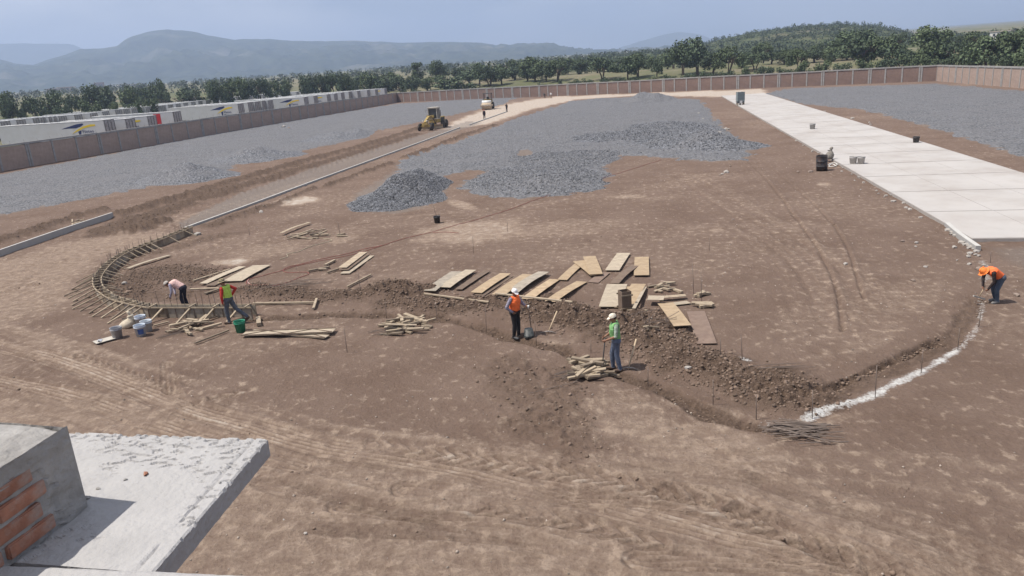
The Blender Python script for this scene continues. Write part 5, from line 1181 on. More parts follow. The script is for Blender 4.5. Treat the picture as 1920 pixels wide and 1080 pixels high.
# tied sack by the barrel, sitting shape
p = at(1553, 303)
def sack(p, s, col, label, lean=(0, 0), neck=True):
    k = empty('sack', p, 0, label, 'sack'); b = MB(); b.lathe([(.01, 0), (.26, .0), (.31, .08), (.30, .25), (.22, .42), (.10, .52), (.07, .58), (.13, .68), (.10, .76), (.02, .80)], n=14)
    rg_ = random.Random(3); b.v = [((x*s[0]*rg_.uniform(.9, 1.1)+lean[0]*z), y*s[1]*rg_.uniform(.9, 1.1)+lean[1]*z, z*s[2]) for x, y, z in b.v]
    b.build('sack_cloth', mat('sack_'+str(int(col[0]*100)), col, .9, .25, 6, .01, 20), k); MB().lathe([(.085, .53), (.095, .55), (.085, .57)], n=12, capb=False, capt=False).build('tie', MDK, k).scale = s
    return k
sack(Vector((p.x, p.y, .2)), (1.05, 1, 1.15), (.21, .19, .165), 'small dark tied sack standing behind the black barrel', (.28, 0))
sack(at(237, 613), (1.0, .9, .62), (.50, .43, .33), 'crumpled cream cement sack with green base by white buckets', (.35, 0))
sack(at(250, 612), (.55, .5, .80), (.50, .46, .40), 'narrow cream sack leaning on the buckets', (-.1, 0))
# caged liquid tote
p = at(1388, 198.5); k = empty('liquid_tote', (p.x, p.y, .175), math.radians(4), 'grey caged liquid tote on a pallet at far end of the concrete road', 'tote tank'); k.scale = (.72, .5, 1.05)
w_ = 1.75; sc = 1.75/1.2
b = MB()
for x in (-.5, 0, .5): b.box((x*sc, 0, .12), (.14, 1.4, .24))
for y in (-.6, 0, .6): b.box((0, y, .27), (1.7, .14, .06))
b.build('pallet', WT['grey'], k)
MB().box((0, 0, 1.25), (1.62, 1.35, 1.35)).build('tank', mat('tote_grey', (.20, .235, .24), .5, .1, 2), k)
MB().box((0, 0, .46), (1.5, 1.3, .3)).build('tank_foot', MDK, k)
MB().box((-.05, -.74, .45), (.6, .1, .4)).build('valve_box', MHW, k)
for i in range(8):
    x = -.84+i*.24
    for y in (-.72, .72): MB().box((x, y, 1.15), (.04, .03, 1.65)).build('cage_bar', mat('cage_steel', (.16, .18, .18), .5), k)
for z in (.5, 1.0, 1.5, 1.95):
    for y in (-.74, .74): MB().box((0, y, z), (1.74, .03, .04)).build('cage_ring', mat('cage_steel', (.16, .18, .18), .5), k)
MB().lathe([(.01, 0), (.22, 0), (.22, .1), (.01, .1)], (0, 0, 1.93), 16).build('lid', MHW, k)
# white tangle beside barrel, trowel
lay([(1553,309),(1562,306),(1570,309),(1562,313),(1554,312),(1560,308),(1568,312)], .03, 'cord', mat('cord_white', (.62, .60, .56)), 'tangled white cord at the road edge beside the barrel', 'cord')
p = at(189, 640); k = empty('trowel', (p.x, p.y, p.z+.08), -1.2, 'steel trowel lying on the pale mixing board', 'trowel'); MB().prism([(0, 0), (.3, 0), (.3, .008), (0, .008)], -.07, .07).build('blade', mat('steel_light', (.55, .55, .56), .35, metal=.6), k); MB().tube([(.3, 0, .01), (.36, 0, .06), (.45, 0, .06)], .016, 8).build('handle', WT['brown'], k)
# pale rags and loose stones
ST_ = mat('stone_pale', (.34, .31, .28), .9, .15, 6, .01, 20); ST_B = mat('stone_brown', (.23, .18, .15), .9, .2, 6, .01, 20)
for i, (x, y, s, m_, lb) in enumerate([(371,441,.28,ST_,'pale crumpled cement bag lying near the long kerb'),(1362,324,.28,ST_,'pile-like cluster of pale stones, largest stone'),(1354,327,.16,ST_,'smaller pale stone left of the cluster'),(1350,329,.12,ST_B,'brown stone at the left of pale stone cluster'),(1585,496,.13,ST_,'single pale stone on bare ground at right'),(1718,456,.12,ST_,'small pale stone near the near road corner'),(1717,463,.08,ST_,'tiny pale stone under the other near the road corner'),(1735,501,.1,ST_,'pale flat stone below the road corner'),(1290,690,.12,ST_,'white stone on the spoil heap'),(1712,527,.1,ST_B,'brown stone in the bare ground at far right'),(1692,453,.12,ST_B,'dark stone left of the road corner'),(490,398,.22,ST_,'pale flat stone near the dark soil by the kerb'),(573,1001,.05,ST_,'small white pebble on the foreground dust'),(532,975,.03,ST_,'tiny white pebble on foreground dust'),(1085,692,.06,ST_,'white scrap beside the nearest offcut pile'),(1835,506,.16,ST_B,'round stone beside the helmet of bent man'),(1906,554,.14,ST_B,'dark stone right of bent man'),(532,239,.55,ST_,'pale crumpled bag on the left gravel yard'),(542,241,.4,ST_B,'dark scrap beside the crumpled bag on left yard'),(1496,323,.16,ST_B,'brown stone left of black barrel'),(1520,323,.2,ST_B,'brown stone just left of the black barrel'),(1369,312,.12,ST_B,'small brown stone above pale stone cluster'),(1375,412,.09,ST_B,'lone dark pebble in middle of bare right side'),(1420,742,.1,MCL,'dark clod on top of the stake by the spoil'),(233,532,.16,ST_,'pale lump inside the curved formwork'),(240,548,.2,MCL,'dark lump inside the curved formwork')]):
    p = at(x, y); lump('stone', Vector((p.x, p.y, p.z+s*.25)), (s, s*.8, s*.55), m_, 60+i, 1, label=lb, cat='stone', group='loose stones')
rg = random.Random(9); e0, e1 = SL[0], SL[1]
sm = [lump('stone', Vector((0, 0, -5)), (.14, .11, .08), ST_, 300+i, 1) for i in range(3)]
def edge_stones(pts, n, spread, label, s0, s1):
    P = smooth_path(GP(pts), .5)
    for i in range(n):
        q = P[rg.randrange(len(P))]; x = q[0]+rg.gauss(0, spread); y = q[1]+rg.gauss(0, spread); o = dup(sm[i % 3], (x, y, gz(x, y)+.03), (0, 0, rg.uniform(0, 6)), rg.uniform(s0, s1), label=label, cat='stone', group=label)
edge_stones([(1785,436),(1800,452),(1822,474)], 22, .22, 'pale broken stone beside the near end of the road kerb', .6, 1.5)
edge_stones([(1822,480),(1835,492)], 10, .3, 'pale broken stone between kerb end and bent man', .3, .9)
edge_stones([(1500,262),(1560,305),(1640,352),(1740,408)], 40, .30, 'small stone along the left edge of concrete road', .4, 1.3)
edge_stones([(1525,206),(1600,232),(1700,266),(1800,297),(1900,330)], 34, .5, 'stone along the right edge of concrete road', .8, 2.2)
edge_stones([(1310,212),(1330,228),(1345,240),(1360,260)], 10, 1.0, 'pale stone beside the right end of central gravel', 1, 2.4)
for o in sm: bpy.data.objects.remove(o)
# ================================================================== machines
MY = mat('machine_yellow', (.36, .255, .075), .65, .15, 2, dirt=(.21, .16, .115), dscale=1.8, damt=.7); MCW = mat('cab_cream', (.46, .42, .36), .5, .1, 2, dirt=(.4, .34, .27), dscale=1.5, damt=.4)
MGL = mat('cab_glass', (.045, .05, .055), .12, .05, 1, spec=.6); MTAN = mat('machine_tan', (.42, .33, .23), .7, .15, 2, dirt=(.3, .24, .18), dscale=2, damt=.6)
def wheel(mb_r, w, loc, parent, lean=0):
    k = MB().lathe([(mb_r*.45, -w/2), (mb_r*.9, -w/2), (mb_r, -w*.32), (mb_r, w*.32), (mb_r*.9, w/2), (mb_r*.45, w/2)], (0, 0, 0), 22, rot=Matrix.Rotation(math.pi/2, 3, 'X')).build('wheel', MRB, parent); k.location = loc; k.rotation_euler = (lean, 0, 0)
    MB().lathe([(.02, -w*.36), (mb_r*.46, -w*.40), (mb_r*.46, w*.40), (.02, w*.36)], (0, 0, 0), 16, rot=Matrix.Rotation(math.pi/2, 3, 'X')).build('rim', MY, k)
    for i in range(14):
        pass
def grader(px0, py0, px1, py1, label):
    f, b = at(px0, py0), at(px1, py1); ang = math.atan2(f.y-b.y, f.x-b.x); r = empty('motor_grader', (b.x, b.y, b.z), ang, label, 'grader')
    # x: rear tandem at 0, front axle at 5.6
    F_ = 5.7
    for s in (-1, 1):
        wheel(.62, .36, (-.75, s*1.05, .62), r); wheel(.62, .36, (.75, s*1.05, .62), r); wheel(.60, .32, (F_, s*1.02, .60), r, -.22)
        MB().box((0, s*.80, .62), (1.9, .2, .4)).build('tandem_case', MY, r)
    b_ = MB(); b_.box((F_, 0, .72), (.28, 1.7, .24)); b_.box((F_, 0, .95), (.35, .5, .35)); b_.build('front_axle', MY, r)
    b_ = MB(); fr = [(1.6, 1.35), (2.4, 1.95), (4.2, 1.95), (5.3, 1.55), (5.95, 1.2)]
    for i in range(len(fr)-1): b_.beam((fr[i][0], 0, fr[i][1]), (fr[i+1][0], 0, fr[i+1][1]), .34, .38)
    b_.build('main_beam', MY, r)
    b_ = MB(); b_.beam((5.6, 0, .9), (3.2, -.7, .62), .14, .14); b_.beam((5.6, 0, .9), (3.2, .7, .62), .14, .14); b_.build('drawbar', MY, r)
    MB().lathe([(.55, 0), (.72, 0), (.72, .12), (.55, .12)], (3.0, 0, .62), 24, capb=False, capt=False).build('turntable', MY, r)
    bl_ = MB(); prof = [(-.12, 0), (-.22, .15), (-.24, .35), (-.14, .55), (0, .62), (.03, .60), (-.10, .52), (-.19, .34), (-.17, .16), (-.07, .01)]; bl_.prism(prof, -1.85, 1.85); o = bl_.build('blade', MTAN, r); o.location = (2.95, 0, .05); o.rotation_euler = (0, 0, math.radians(38))
    for s in (-1, 1): MB().tube([(3.4, s*.25, 2.15), (3.1, s*.75, .75)], .055, 8).build('lift_cylinder', MDK, r); MB().box((3.4, s*.45, 2.05), (.3, .3, .35)).build('cylinder_mount', MY, r)
    MB().box((-.35, 0, 1.30), (2.5, 1.15, .9)).build('engine_hood', MY, r)
    for s in (-1, 1): MB().box((-.5, s*.585, 1.30), (1.6, .02, .6)).build('side_grille', MDK, r)
    MB().box((-1.62, 0, 1.30), (.05, 1.0, .8)).build('radiator_grille', MDK, r)
    MB().tube([(-.3, .35, 1.7), (-.3, .35, 2.6), (-.42, .35, 2.72)], .07, 10).build('exhaust_pipe', MDK, r)
    MB().box((1.65, 0, 1.25), (1.3, 1.5, .5)).build('cab_base', MY, r)
    c = MB(); 
    for x in (.98, 2.3):
        for y in (-.72, .72): c.box((x, y, 2.4), (.1, .1, 1.8))
    for z in (1.56, 3.2): c.box((1.64, -.72, z), (1.22, .1, .1)); c.box((1.64, .72, z), (1.22, .1, .1)); c.box((.98, 0, z), (.1, 1.34, .1)); c.box((2.3, 0, z), (.1, 1.34, .1))
    c.box((1.64, .72, 2.4), (.08, .08, 1.6)); c.box((1.64, -.72, 2.4), (.08, .08, 1.6)); c.build('cab_frame', MCW, r)
    MB().box((1.64, 0, 3.31), (1.6, 1.7, .12)).build('cab_roof', MCW, r)
    for (x, y, a, b2) in ((2.3, 0, .02, 1.32), (.98, 0, .02, 1.32), (1.64, .72, 1.2, .02), (1.64, -.72, 1.2, .02)): MB().box((x, y, 2.4), (a, b2, 1.56)).build('cab_window', MGL, r)
    MB().box((1.3, 0, 2.0), (.45, .5, .7)).build('seat', MDK, r); MB().tube([(2.0, 0, 1.6), (1.9, 0, 2.2)], .05, 8).build('steering_column', MDK, r)
    for s in (-1, 1): MB().tube([(2.3, s*.75, 2.9), (2.6, s*1.05, 2.95), (2.6, s*1.05, 2.6)], .02, 5).build('mirror_arm', MDK, r)
    MB().box((6.05, 0, 1.05), (.18, .9, .35)).build('front_bumper', MY, r)
    for s in (-1, 1): MB().lathe([(.01, 0), (.1, 0), (.1, .1), (.01, .1)], (5.9, s*.35, 1.5), 12, rot=Matrix.Rotation(math.pi/2, 3, 'Y')).build('headlight', MHW, r)
grader(774, 250, 823, 239, 'dusty yellow motor grader with cream cab working on the left dirt road')
def roller(px, py, label):
    p = at(px, py); r = empty('road_roller', (p.x, p.y, p.z), math.radians(-97), label, 'road roller')
    # x forward (to the camera)
    d = MB().lathe([(.05, -1.06), (.72, -1.06), (.76, -1.03), (.76, 1.03), (.72, 1.06), (.05, 1.06)], (0, 0, 0), 32, rot=Matrix.Rotation(math.pi/2, 3, 'X')).build('drum', MTAN, r); d.location = (0, 0, .76)
    b = MB()
    for s in (-1, 1): b.box((-.15, s*1.20, .95), (2.0, .16, .42))
    b.box((.86, 0, .95), (.18, 2.56, .34)); b.box((-1.1, 0, .95), (.2, 2.5, .42)); b.build('drum_frame', MTAN, r)
    for i in range(7): MB().box((.96, -1.05+i*.35, 1.02), (.02, .2, .12)).build('warning_stripe', MHW, r)
    MB().lathe([(.05, -1.0), (.42, -1.0), (.42, 1.0), (.05, 1.0)], (-.35, 0, 1.62), 20, rot=Matrix.Rotation(math.pi/2, 3, 'X')).build('drum_lit_top', mat('drum_lit_white', (.72, .70, .66), .5, .06, 1), r)  # white cylinder added to stand in for the drum's sunlit upper half
    MB().box((-2.0, 0, 1.1), (1.2, .8, .5)).build('articulation', MY, r)
    b = MB(); b.box((-2.6, 0, 1.55), (1.4, 1.7, .5)); b.box((-2.9, 0, 2.0), (.9, 1.6, .5)); b.build('operator_platform', MY, r)
    MB().box((-4.2, 0, 1.55), (2.0, 1.5, 1.0)).build('engine_hood', MY, r)
    for s in (-1, 1): wheel(.75, .5, (-3.7, s*.95, .75), r)
    MB().box((-3.0, 0, 2.35), (.5, .55, .7)).build('seat', MDK, r); MB().tube([(-2.3, 0, 1.8), (-2.45, 0, 2.5)], .04, 6).build('steering_column', MDK, r)
    MB().lathe([(.19, -.015), (.22, -.015), (.22, .015), (.19, .015)], (-2.45, 0, 2.5), 16).build('steering_wheel', MDK, r)
    for x in (-2.0, -3.5):
        for s in (-1, 1): MB().box((x, s*.85, 2.55), (.1, .1, 1.75)).build('canopy_post', MDK, r)
    MB().box((-2.75, 0, 3.46), (1.75, 1.95, .1)).build('canopy', MDK, r)
roller(913, 206, 'dusty road roller with open canopy facing the camera on far dirt road')
# ================================================================== people
MSK = mat('skin', (.25, .13, .085), .6, .08, 5); 
def cone(b, p, q, r1, r2, n=12):
    p = Vector(p); q = Vector(q); d = q-p; l = max(d.length, 1e-4); z = d.normalized(); x = z.orthogonal().normalized(); y = z.cross(x); R = Matrix((x, y, z)).transposed()
    b.ell(p, (r1, r1, r1), 6); b.ell(q, (r2, r2, r2), 6); b.lathe([(r1, 0), (r2, l)], p, n, rot=R)
def mix3(a, b, t): return Vector(a).lerp(Vector(b), t)
def person(px, py, heading, J, outfit, label, scale=1.0, voxel=.0105, z=None, sink=0.0):
    """J: joints in metres, x forward, y left, z up"""
    J = {k: Vector(v) for k, v in J.items()}; B = MB(); bones = []
    def bone(nm, p, q, r1, r2): cone(B, p, q, r1, r2); bones.append((nm, Vector(p), Vector(q), (r1+r2)/2))
    pe, ch, nk, hd = J['pelvis'], J['chest'], J['neck'], J['head']; up = (ch-pe).normalized()
    side = (J['sh_l']-J['sh_r']).normalized(); hs = (J['hip_l']-J['hip_r']).normalized(); fw = side.cross(up).normalized()
    k = outfit.get('girth', 1.0)
    bone('pelvis', J['hip_l']+Vector((0, 0, .02)), J['hip_r']+Vector((0, 0, .02)), .118*k, .118*k)
    for s in (-1, 1): bone('torso', pe+hs*s*.055+up*.05, mix3(pe, ch, .6)+side*s*.055, .108*k, .112*k); bone('torso', mix3(pe, ch, .6)+side*s*.06, ch+side*s*.075, .112*k, .118*k)
    bone('torso', pe+up*.12+fw*.03, mix3(pe, ch, .7)+fw*.03, .10*k, .11*k)
    bone('torso', mix3(ch, J['sh_l'], .45), mix3(ch, J['sh_r'], .45), .105, .105); bone('torso', mix3(nk, J['sh_l'], .85)-up*.02, mix3(nk, J['sh_r'], .85)-up*.02, .065, .065)
    bone('neck', nk-up*.03, mix3(nk, hd, .6), .056, .052)
    for s in ('l', 'r'):
        bone('upper_arm', J['sh_'+s], J['el_'+s], .057, .043); bone('fore_arm', J['el_'+s], J['wr_'+s], .043, .029)
        bone('thigh', J['hip_'+s], J['kn_'+s], .092, .062); bone('shin', J['kn_'+s], mix3(J['kn_'+s], J['an_'+s], .4), .060, .060); bone('shin', mix3(J['kn_'+s], J['an_'+s], .4), J['an_'+s], .060, .042)
        an = J['an_'+s]; td = J.get('toe_'+s, an+Vector((.17, .02 if s == 'l' else -.02, -.05))); bone('foot', an+Vector((-.03, 0, -.035)), td, .045, .036)
        wr = J['wr_'+s]; fd = (wr-J['el_'+s]).normalized(); hdir = J.get('hand_'+s); fd = (hdir.normalized() if hdir else fd)
        pn = Vector((0, -1 if s == 'l' else 1, 0)); pn = (pn-fd*pn.dot(fd)).normalized(); wd = fd.cross(pn).normalized()
        curl = outfit.get('curl_'+s, .5)
        pc_ = wr+fd*.045; bone('hand', wr, wr+fd*.075+wd*.015, .026, .022); bone('hand', wr+fd*.02-wd*.01, wr+fd*.075-wd*.02, .022, .020)
        for i, ln in enumerate((.066, .074, .070, .056)):
            b0 = wr+fd*.08+wd*(.030-.020*i); d1 = (fd*math.cos(curl)+pn*math.sin(curl)); d2 = (fd*math.cos(curl*2.2)+pn*math.sin(curl*2.2))
            bone('hand', b0, b0+d1*ln*.55, .0095, .009); bone('hand', b0+d1*ln*.55, b0+d1*ln*.55+d2*ln*.5, .009, .008)
        t0 = wr+fd*.03+wd*.028; t1 = t0+(fd*.6+wd*.8).normalized()*.035; bone('hand', t0, t1, .012, .011); bone('hand', t1, t1+(fd*.9+pn*.5).normalized()*.03, .011, .009)
    # head: face direction
    f = Vector(J.get('face', (1, 0, 0))).normalized(); hu = (hd-nk).normalized(); hu = (hu-f*hu.dot(f)).normalized() if abs(hu.dot(f)) < .95 else Vector((0, 0, 1)); hl = hu.cross(f).normalized(); HR = Matrix((f, hl, hu)).transposed()
    B.ell(hd, (.092, .074, .112), 10, rot=HR); B.ell(hd+f*.03-hu*.05, (.06, .055, .062), 8, rot=HR); B.ell(hd+f*.094-hu*.008, (.016, .012, .022), 6, rot=HR); B.ell(hd+f*.084-hu*.05, (.010, .025, .009), 6, rot=HR)
    for s in (-1, 1): B.ell(hd+hl*s*.075-hu*.005, (.018, .010, .028), 6, rot=HR)
    bones.append(('head', hd-hu*.04, hd+hu*.04, .085))
    me = B.mesh('tmp'); o = bpy.data.objects.new('tmp', me); COL.objects.link(o)
    rm = o.modifiers.new('r', 'REMESH'); rm.mode = 'VOXEL'; rm.voxel_size = voxel; sm_ = o.modifiers.new('s', 'SMOOTH'); sm_.iterations = 2; sm_.factor = .5
    dg = bpy.context.evaluated_depsgraph_get(); body = bpy.data.meshes.new_from_object(o.evaluated_get(dg)); bpy.data.objects.remove(o)
    p = at(px, py); root = empty('person', (p.x, p.y, (p.z if z is None else z)-sink), heading, label, 'person'); root.scale = (scale,)*3
    nv_ = len(body.vertices); co = np.empty(nv_*3); body.vertices.foreach_get('co', co); co = co.reshape(-1, 3); nn_ = np.array([v.normal[:] for v in body.vertices])
    fc = [tuple(f_.vertices) for f_ in body.polygons]; cen = np.array([f_.center[:] for f_ in body.polygons])
    best = np.full(len(cen), 1e9); reg = np.zeros(len(cen), int); names = [b_[0] for b_ in bones]
    for i, (nm, a, b_, r_) in enumerate(bones):
        a = np.array(a); b_ = np.array(b_); e = b_-a; t_ = np.clip(((cen-a)@e)/max(e@e, 1e-9), 0, 1); dd = np.linalg.norm(cen-a-t_[:, None]*e, axis=1)-r_; mk = dd < best; best[mk] = dd[mk]; reg[mk] = i
    rn = np.array(names)[reg]; spt = ((cen-np.array(pe))@np.array(up))/(ch-pe).length
    link('body', body, root, MSK); body.polygons.foreach_set('use_smooth', [True]*len(body.polygons))
    def cloth(name, mask, off, mats, mi=None):
        fi = np.nonzero(mask)[0]
        if not len(fi): return
        vs_ = sorted({v for i in fi for v in fc[i]}); mp_ = {v: j for j, v in enumerate(vs_)}; V_ = co[vs_]+nn_[vs_]*off
        m_ = bpy.data.meshes.new(name); m_.from_pydata(V_.tolist(), [], [tuple(mp_[v] for v in fc[i]) for i in fi])
        m_.polygons.foreach_set('use_smooth', [True]*len(fi))
        if mi is not None: m_.polygons.foreach_set('material_index', mi[fi].astype(np.int32))
        link(name, m_, root, mats)
    T_ = rn == 'torso'; low = spt < .10
    arm = (rn == 'upper_arm')
    fa = (rn == 'fore_arm') if outfit.get('long', True) else np.zeros(len(rn), bool)
    cloth('shirt', (T_ & ~low) | arm | fa, .010, [outfit['shirt']])
    cloth('trousers', (rn == 'pelvis') | (T_ & (spt < .16)) | (rn == 'thigh') | (rn == 'shin'), .013, [outfit['trousers']])
    fis = [i for i, n__ in enumerate(names) if n__ == 'foot']
    for q in fis: cloth('shoe', reg == q, .012, [outfit.get('shoes', MDK)])
    if 'vest' in outfit:
        st = np.zeros(len(rn), int)
        for lo, hi in outfit.get('bands', [(.30, .40), (.55, .65)]): st[(spt > lo) & (spt < hi)] = 1
        cloth('vest', T_ & (spt > outfit.get('vlow', -.02)), .026, [outfit['vest'], outfit['band']], st)
    elif outfit.get('jacket'): pass
    # hair + hat
    hb = MB(); hb.ell(hd-f*.012+hu*.012, (.095, .079, .108), 8, rot=HR); hm2 = hb.mesh('hair'); bm = bmesh.new(); bm.from_mesh(hm2)
    dl_ = [v for v in bm.verts if ((v.co-hd).dot(f) > .035) or ((v.co-hd).dot(hu) < -.06)]; bmesh.ops.delete(bm, geom=dl_, context='VERTS'); bm.to_mesh(hm2); bm.free(); link('hair', hm2, root, mat('hair_black', (.015, .012, .01), .6))
    for s in (-1, 1): MB().ell(hd+f*.082+hl*s*.03+hu*.012, (.008, .012, .007), 4, rot=HR).build('eye', mat('eye_dark', (.02, .015, .012), .3), root)
    hat = outfit.get('hat')
    if hat:
        kind, hc = hat; b = MB(); hp_ = hd+hu*.03
        if kind == 'cap':
            b.lathe([(.104, 0), (.102, .04), (.08, .085), (.04, .105), (.001, .11)], (0, 0, 0), 20, capb=False, capt=False); b.v = [(x*1.05, y*.92, z_) for x, y, z_ in b.v]
            b.add([(.085, -.075, .012), (.14, -.07, .0), (.185, 0, -.012), (.14, .07, .0), (.085, .075, .012), (.09, 0, .02), (.085, -.075, .004), (.14, -.07, -.008), (.185, 0, -.02), (.14, .07, -.008), (.085, .075, .004)], [(5, 0, 1), (5, 1, 2), (5, 2, 3), (5, 3, 4), (0, 6, 7, 1), (1, 7, 8, 2), (2, 8, 9, 3), (3, 9, 10, 4)])
        elif kind == 'straw':
            b.lathe([(.20, -.005), (.19, .0), (.10, .012), (.098, .07), (.085, .105), (.04, .115), (.001, .11)], (0, 0, 0), 24, capb=False, capt=False); b.lathe([(.20, -.012), (.10, .004)], (0, 0, 0), 24, capb=False, capt=False)
        else:
            b.lathe([(.16, -.01), (.12, .005), (.118, .06), (.095, .11), (.05, .135), (.001, .14)], (0, 0, 0), 24, capb=False, capt=False); b.box((0, 0, .135), (.2, .03, .02)); b.box((.14, 0, .0), (.09, .16, .012))
        M4 = Matrix.Translation(hp_)@HR.to_4x4()@Euler((0, J.get('tilt', Vector((0,)*3))[0] if 'tilt' in J else 0, 0)).to_matrix().to_4x4()
        b.v = [tuple(M4@Vector(v)) for v in b.v]; ho_ = b.build({'cap': 'cap', 'straw': 'straw_hat', 'helmet': 'helmet'}[kind], hc, root)
        if kind == 'straw': b2 = MB(); b2.lathe([(.102, .012), (.102, .04)], (0, 0, 0), 20, capb=False, capt=False); b2.v = [tuple(M4@Vector(v)) for v in b2.v]; b2.build('hat_band', MDK, ho_)
    return root
def std(**k):
    J = dict(pelvis=(0, 0, .95), chest=(.01, 0, 1.30), neck=(.0, 0, 1.46), head=(.03, 0, 1.60), sh_l=(0, .185, 1.41), sh_r=(0, -.185, 1.41), el_l=(-.02, .23, 1.12), el_r=(-.02, -.23, 1.12), wr_l=(.05, .22, .87), wr_r=(.05, -.22, .87),
             hip_l=(0, .09, .91), hip_r=(0, -.09, .91), kn_l=(.03, .10, .50), kn_r=(.03, -.10, .50), an_l=(0, .11, .09), an_r=(0, -.11, .09), face=(1, 0, 0))
    J.update(k); return J
def clo(n, c, **k): return mat('cloth_'+n, c, .9, .22, 9, .03, 14, **k)
BW = clo('band_white', (.7, .72, .7)); BY = clo('band_yellow', (.72, .62, .10))
# bent man in pale shirt behind the formwork
JA = std(pelvis=(-.08, 0, .92), chest=(.22, 0, 1.13), neck=(.37, 0, 1.17), head=(.50, 0, 1.12), sh_l=(.32, .19, 1.12), sh_r=(.32, -.19, 1.12), el_l=(.30, .24, .84), el_r=(.34, -.22, .84), wr_l=(.42, .16, .62), wr_r=(.30, -.12, .66), hip_l=(-.08, .09, .88), hip_r=(-.08, -.09, .88), kn_l=(.02, .12, .48), kn_r=(-.02, -.12, .48), an_l=(-.06, .14, .09), an_r=(-.1, -.14, .09), face=(.75, 0, -.66))
person(347, 580, math.radians(185), JA, dict(shirt=clo('lilac', (.36, .33, .40)), trousers=clo('navy', (.018, .018, .028)), vest=clo('pink_vest', (.66, .44, .40)), band=clo('band_pale', (.8, .7, .66)), hat=('cap', clo('capgrey', (.42, .38, .34)))), 'man bending over the formwork in pale shirt and faded pink vest', 1.0)
# man walking, yellow vest
JB = std(pelvis=(.0, 0, .93), chest=(.05, 0, 1.28), neck=(.07, 0, 1.43), head=(.12, .0, 1.57), sh_l=(.06, .19, 1.38), sh_r=(.04, -.19, 1.38), el_l=(.06, .27, 1.10), el_r=(-.10, -.40, 1.22), wr_l=(.10, .22, .86), wr_r=(.0, -.22, 1.0), kn_l=(.10, .08, .50), kn_r=(-.16, -.12, .54), an_l=(.06, .08, .09), an_r=(-.56, -.16, .22), toe_r=(-.42, -.17, .05), face=(.9, .3, -.2))
person(436, 606, math.radians(165), JB, dict(shirt=clo('red', (.42, .04, .03)), trousers=clo('greyblue', (.085, .095, .115)), vest=clo('lime_vest', (.40, .56, .10)), band=clo('band_lime', (.62, .70, .42)), hat=('straw', clo('straw', (.27, .22, .14))), shoes=clo('boot', (.09, .06, .045)), bands=[(.18, .26)]), 'man in straw hat, yellow-green vest and red shirt striding beside formwork', 1.02)
# orange vest, white cap
JC = std(face=(.9, -.25, -.35), el_r=(-.06, -.36, 1.16), wr_r=(.06, -.22, .99), el_l=(.14, .26, 1.15), wr_l=(.34, .16, 1.14), chest=(.02, 0, 1.29), an_l=(.02, .09, .09), an_r=(-.03, -.10, .09))
person(969, 636, math.radians(-38), JC, dict(shirt=clo('plaid', (.20, .185, .24), dirt=(.34, .32, .38), dscale=22, damt=.9), trousers=clo('black', (.022, .020, .022)), vest=clo('orange_vest', (.85, .17, .05)), band=BW, hat=('cap', clo('capwhite', (.72, .70, .70))), girth=1.08, bands=[(.12, .24), (.45, .53)]), 'man in white cap and orange vest standing over black bucket', 1.0)
# green vest, beige cap
JD = std(face=(.95, .1, -.25), el_l=(.02, .24, 1.12), el_r=(.06, -.26, 1.14), wr_l=(.30, .12, .98), wr_r=(.30, -.10, 1.02), an_l=(-.08, .11, .09), kn_l=(.0, .10, .50), an_r=(.10, -.11, .09), kn_r=(.12, -.10, .50), chest=(.04, 0, 1.30), neck=(.03, 0, 1.46), head=(.07, 0, 1.60))
person(1157, 697, math.radians(176), JD, dict(shirt=clo('stripe_green', (.20, .27, .19), dirt=(.50, .55, .48), dscale=14, damt=.9), long=False, trousers=clo('denim', (.085, .105, .155), dirt=(.17, .19, .24), dscale=5, damt=.6), vest=clo('green_vest', (.17, .36, .14)), band=clo('band_dgreen', (.06, .12, .06)), hat=('cap', clo('capbeige', (.62, .56, .46))), shoes=clo('boot', (.09, .06, .045)), bands=[(.22, .29), (.70, .76)], girth=1.03), 'man in beige cap, green vest and jeans holding a shovel', 1.0)
# bent man, orange helmet
JE = std(pelvis=(-.10, 0, .88), chest=(.20, 0, 1.10), neck=(.35, 0, 1.13), head=(.48, 0, 1.10), sh_l=(.30, .19, 1.08), sh_r=(.30, -.19, 1.08), el_l=(.26, .22, .79), el_r=(.30, -.24, .80), wr_l=(.36, .12, .55), wr_r=(.42, -.06, .58), hip_l=(-.10, .09, .84), hip_r=(-.10, -.09, .84), kn_l=(.06, .12, .46), kn_r=(.0, -.12, .46), an_l=(.0, .12, .09), an_r=(-.12, -.12, .09), face=(.72, 0, -.7))
person(1864, 567, math.radians(186), JE, dict(shirt=clo('darkbrown', (.035, .025, .025)), trousers=clo('denim2', (.06, .08, .115), dirt=(.14, .17, .2), dscale=5, damt=.6), vest=clo('orange_vest2', (.88, .18, .06)), band=BY, hat=('helmet', clo('helmet_orange', (.85, .22, .05))), bands=[(.14, .22), (.50, .58)], shoes=clo('shoe_grey', (.2, .19, .18)), vlow=-.1), 'man in orange helmet and striped orange vest bending to dig', 1.0)
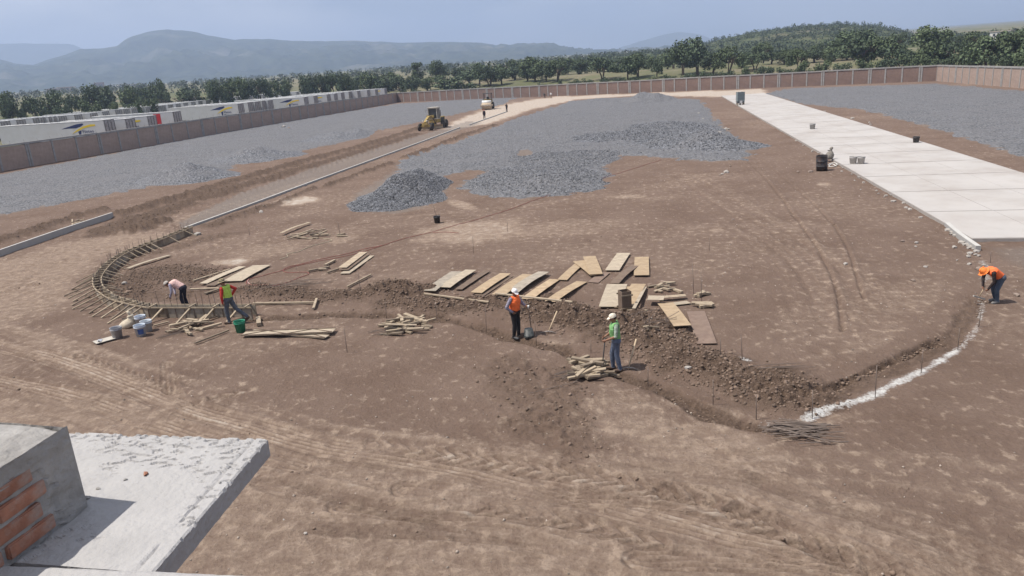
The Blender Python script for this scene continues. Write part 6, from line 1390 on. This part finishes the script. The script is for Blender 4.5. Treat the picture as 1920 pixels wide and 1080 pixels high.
# far figures
G2 = dict(trousers=clo('black', (.022, .020, .022)))
person(908.5, 224, math.radians(-80), std(kn_l=(.1, .1, .5), an_r=(-.2, -.11, .12)), dict(shirt=clo('fshirt', (.10, .03, .03)), vest=clo('fdark', (.03, .025, .03)), band=clo('fdark', (.03, .025, .03)), hat=('cap', clo('fred', (.5, .12, .1))), **G2), 'distant man in dark vest walking on far road before the roller', 1.0, .022)
person(950.5, 210, math.radians(-120), std(el_r=(.1, -.3, 1.2), wr_r=(.1, -.1, 1.15)), dict(shirt=clo('fbrown', (.20, .13, .07)), vest=clo('fdark', (.03, .025, .03)), band=clo('fdark', (.03, .025, .03)), hat=('cap', clo('fcap', (.2, .15, .1))), **G2), 'distant man in brown standing at the kerb end right of the roller', 1.0, .022)
person(1021.5, 183.5, math.radians(200), JA, dict(shirt=clo('fgreyg', (.09, .10, .09)), **G2), 'distant stooping man in dark clothes before the far wall', 1.0, .022)
person(1033.5, 184.5, math.radians(-90), std(), dict(shirt=clo('fwhite', (.65, .62, .6)), trousers=clo('ftan', (.25, .19, .14)), hat=('cap', clo('fcap', (.2, .15, .1)))), 'distant man in white shirt standing before the far wall', 1.0, .022)
# ================================================================== hand tools
def w2(px, py, dz): p = at(px, py); return Vector((p.x, p.y, p.z+dz))
def tool(name, a, b, r, mtl, label, cat):
    k = empty(name, a, 0, label, cat); MB().tube([(0, 0, 0), Vector(b)-Vector(a)], r, 8).build('handle', mtl, k); return k
MSH = mat('tool_steel', (.25, .22, .20), .5, .2, 5, metal=.4); MHD = mat('tool_handle', (.48, .37, .25), .7, .1, 8)
# shovel in the green-vested man's hands
p = at(1157, 697); hx = p.x-.33; k = tool('shovel', (hx-.10, p.y-.02, p.z+.10), (hx+.02, p.y+.0, p.z+1.02), .017, MDK, 'dark shovel held upright by the man in the green vest', 'shovel')
b = MB(); b.ell((-.02, 0, -.05), (.11, .02, .16), 8, rot=Matrix.Rotation(.15, 3, 'Y')); b.build('blade', MDK, k)
# digging hoe in front of bent man
p = at(1864, 567); k = tool('hoe', (p.x-.50, p.y+.03, p.z+.22), (p.x-.36, p.y+.0, p.z+.60), .017, MHD, 'pale digging tool held low by the bent man', 'hoe')
MB().box((0, 0, -.02), (.42, .06, .05), (0, .35, 0)).build('head', ST_, k)
def pick(base, tip, label):
    a, b = base, tip; k = tool('pickaxe', a, b, .024, MHD, label, 'pickaxe')
    h = MB(); h.tube([(-.30, .05, -.03), (-.14, .02, .03), (0, 0, .05), (.14, -.02, .03), (.30, -.05, -.05)], [.010, .022, .030, .022, .010], 8); h.build('head', MSH, k)
a = w2(1028, 625, .02); b = w2(1046, 612, .62); pick(a, b, 'pickaxe with pale handle tilted on the spoil right of orange vest')
a = w2(1178, 694, .03); b = w2(1194, 684, .80); pick(a, b, 'pickaxe with pale handle tilted beside the man in green vest')
p = at(969, 636); k = tool('shovel', (p.x+.52, p.y+.05, p.z+.02), (p.x+.46, p.y+.1, p.z+.95), .016, WT['brown'], 'wooden handled shovel standing in front of the orange-vested man', 'shovel'); MB().ell((0, 0, -.05), (.10, .02, .15), 8).build('blade', MSH, k)
# cup in hand
hd_ = Matrix.Rotation(math.radians(-38), 4, 'Z')@Vector((.44, .16, 1.12)); k = empty('cup', (p.x+hd_.x, p.y+hd_.y, p.z+hd_.z-.06), 0, 'small white cup in the hand of the orange-vested man', 'cup'); MB().lathe([(.028, 0), (.038, .10), (.034, .10), (.026, .01)], n=14).build('cup_shell', MHW, k)
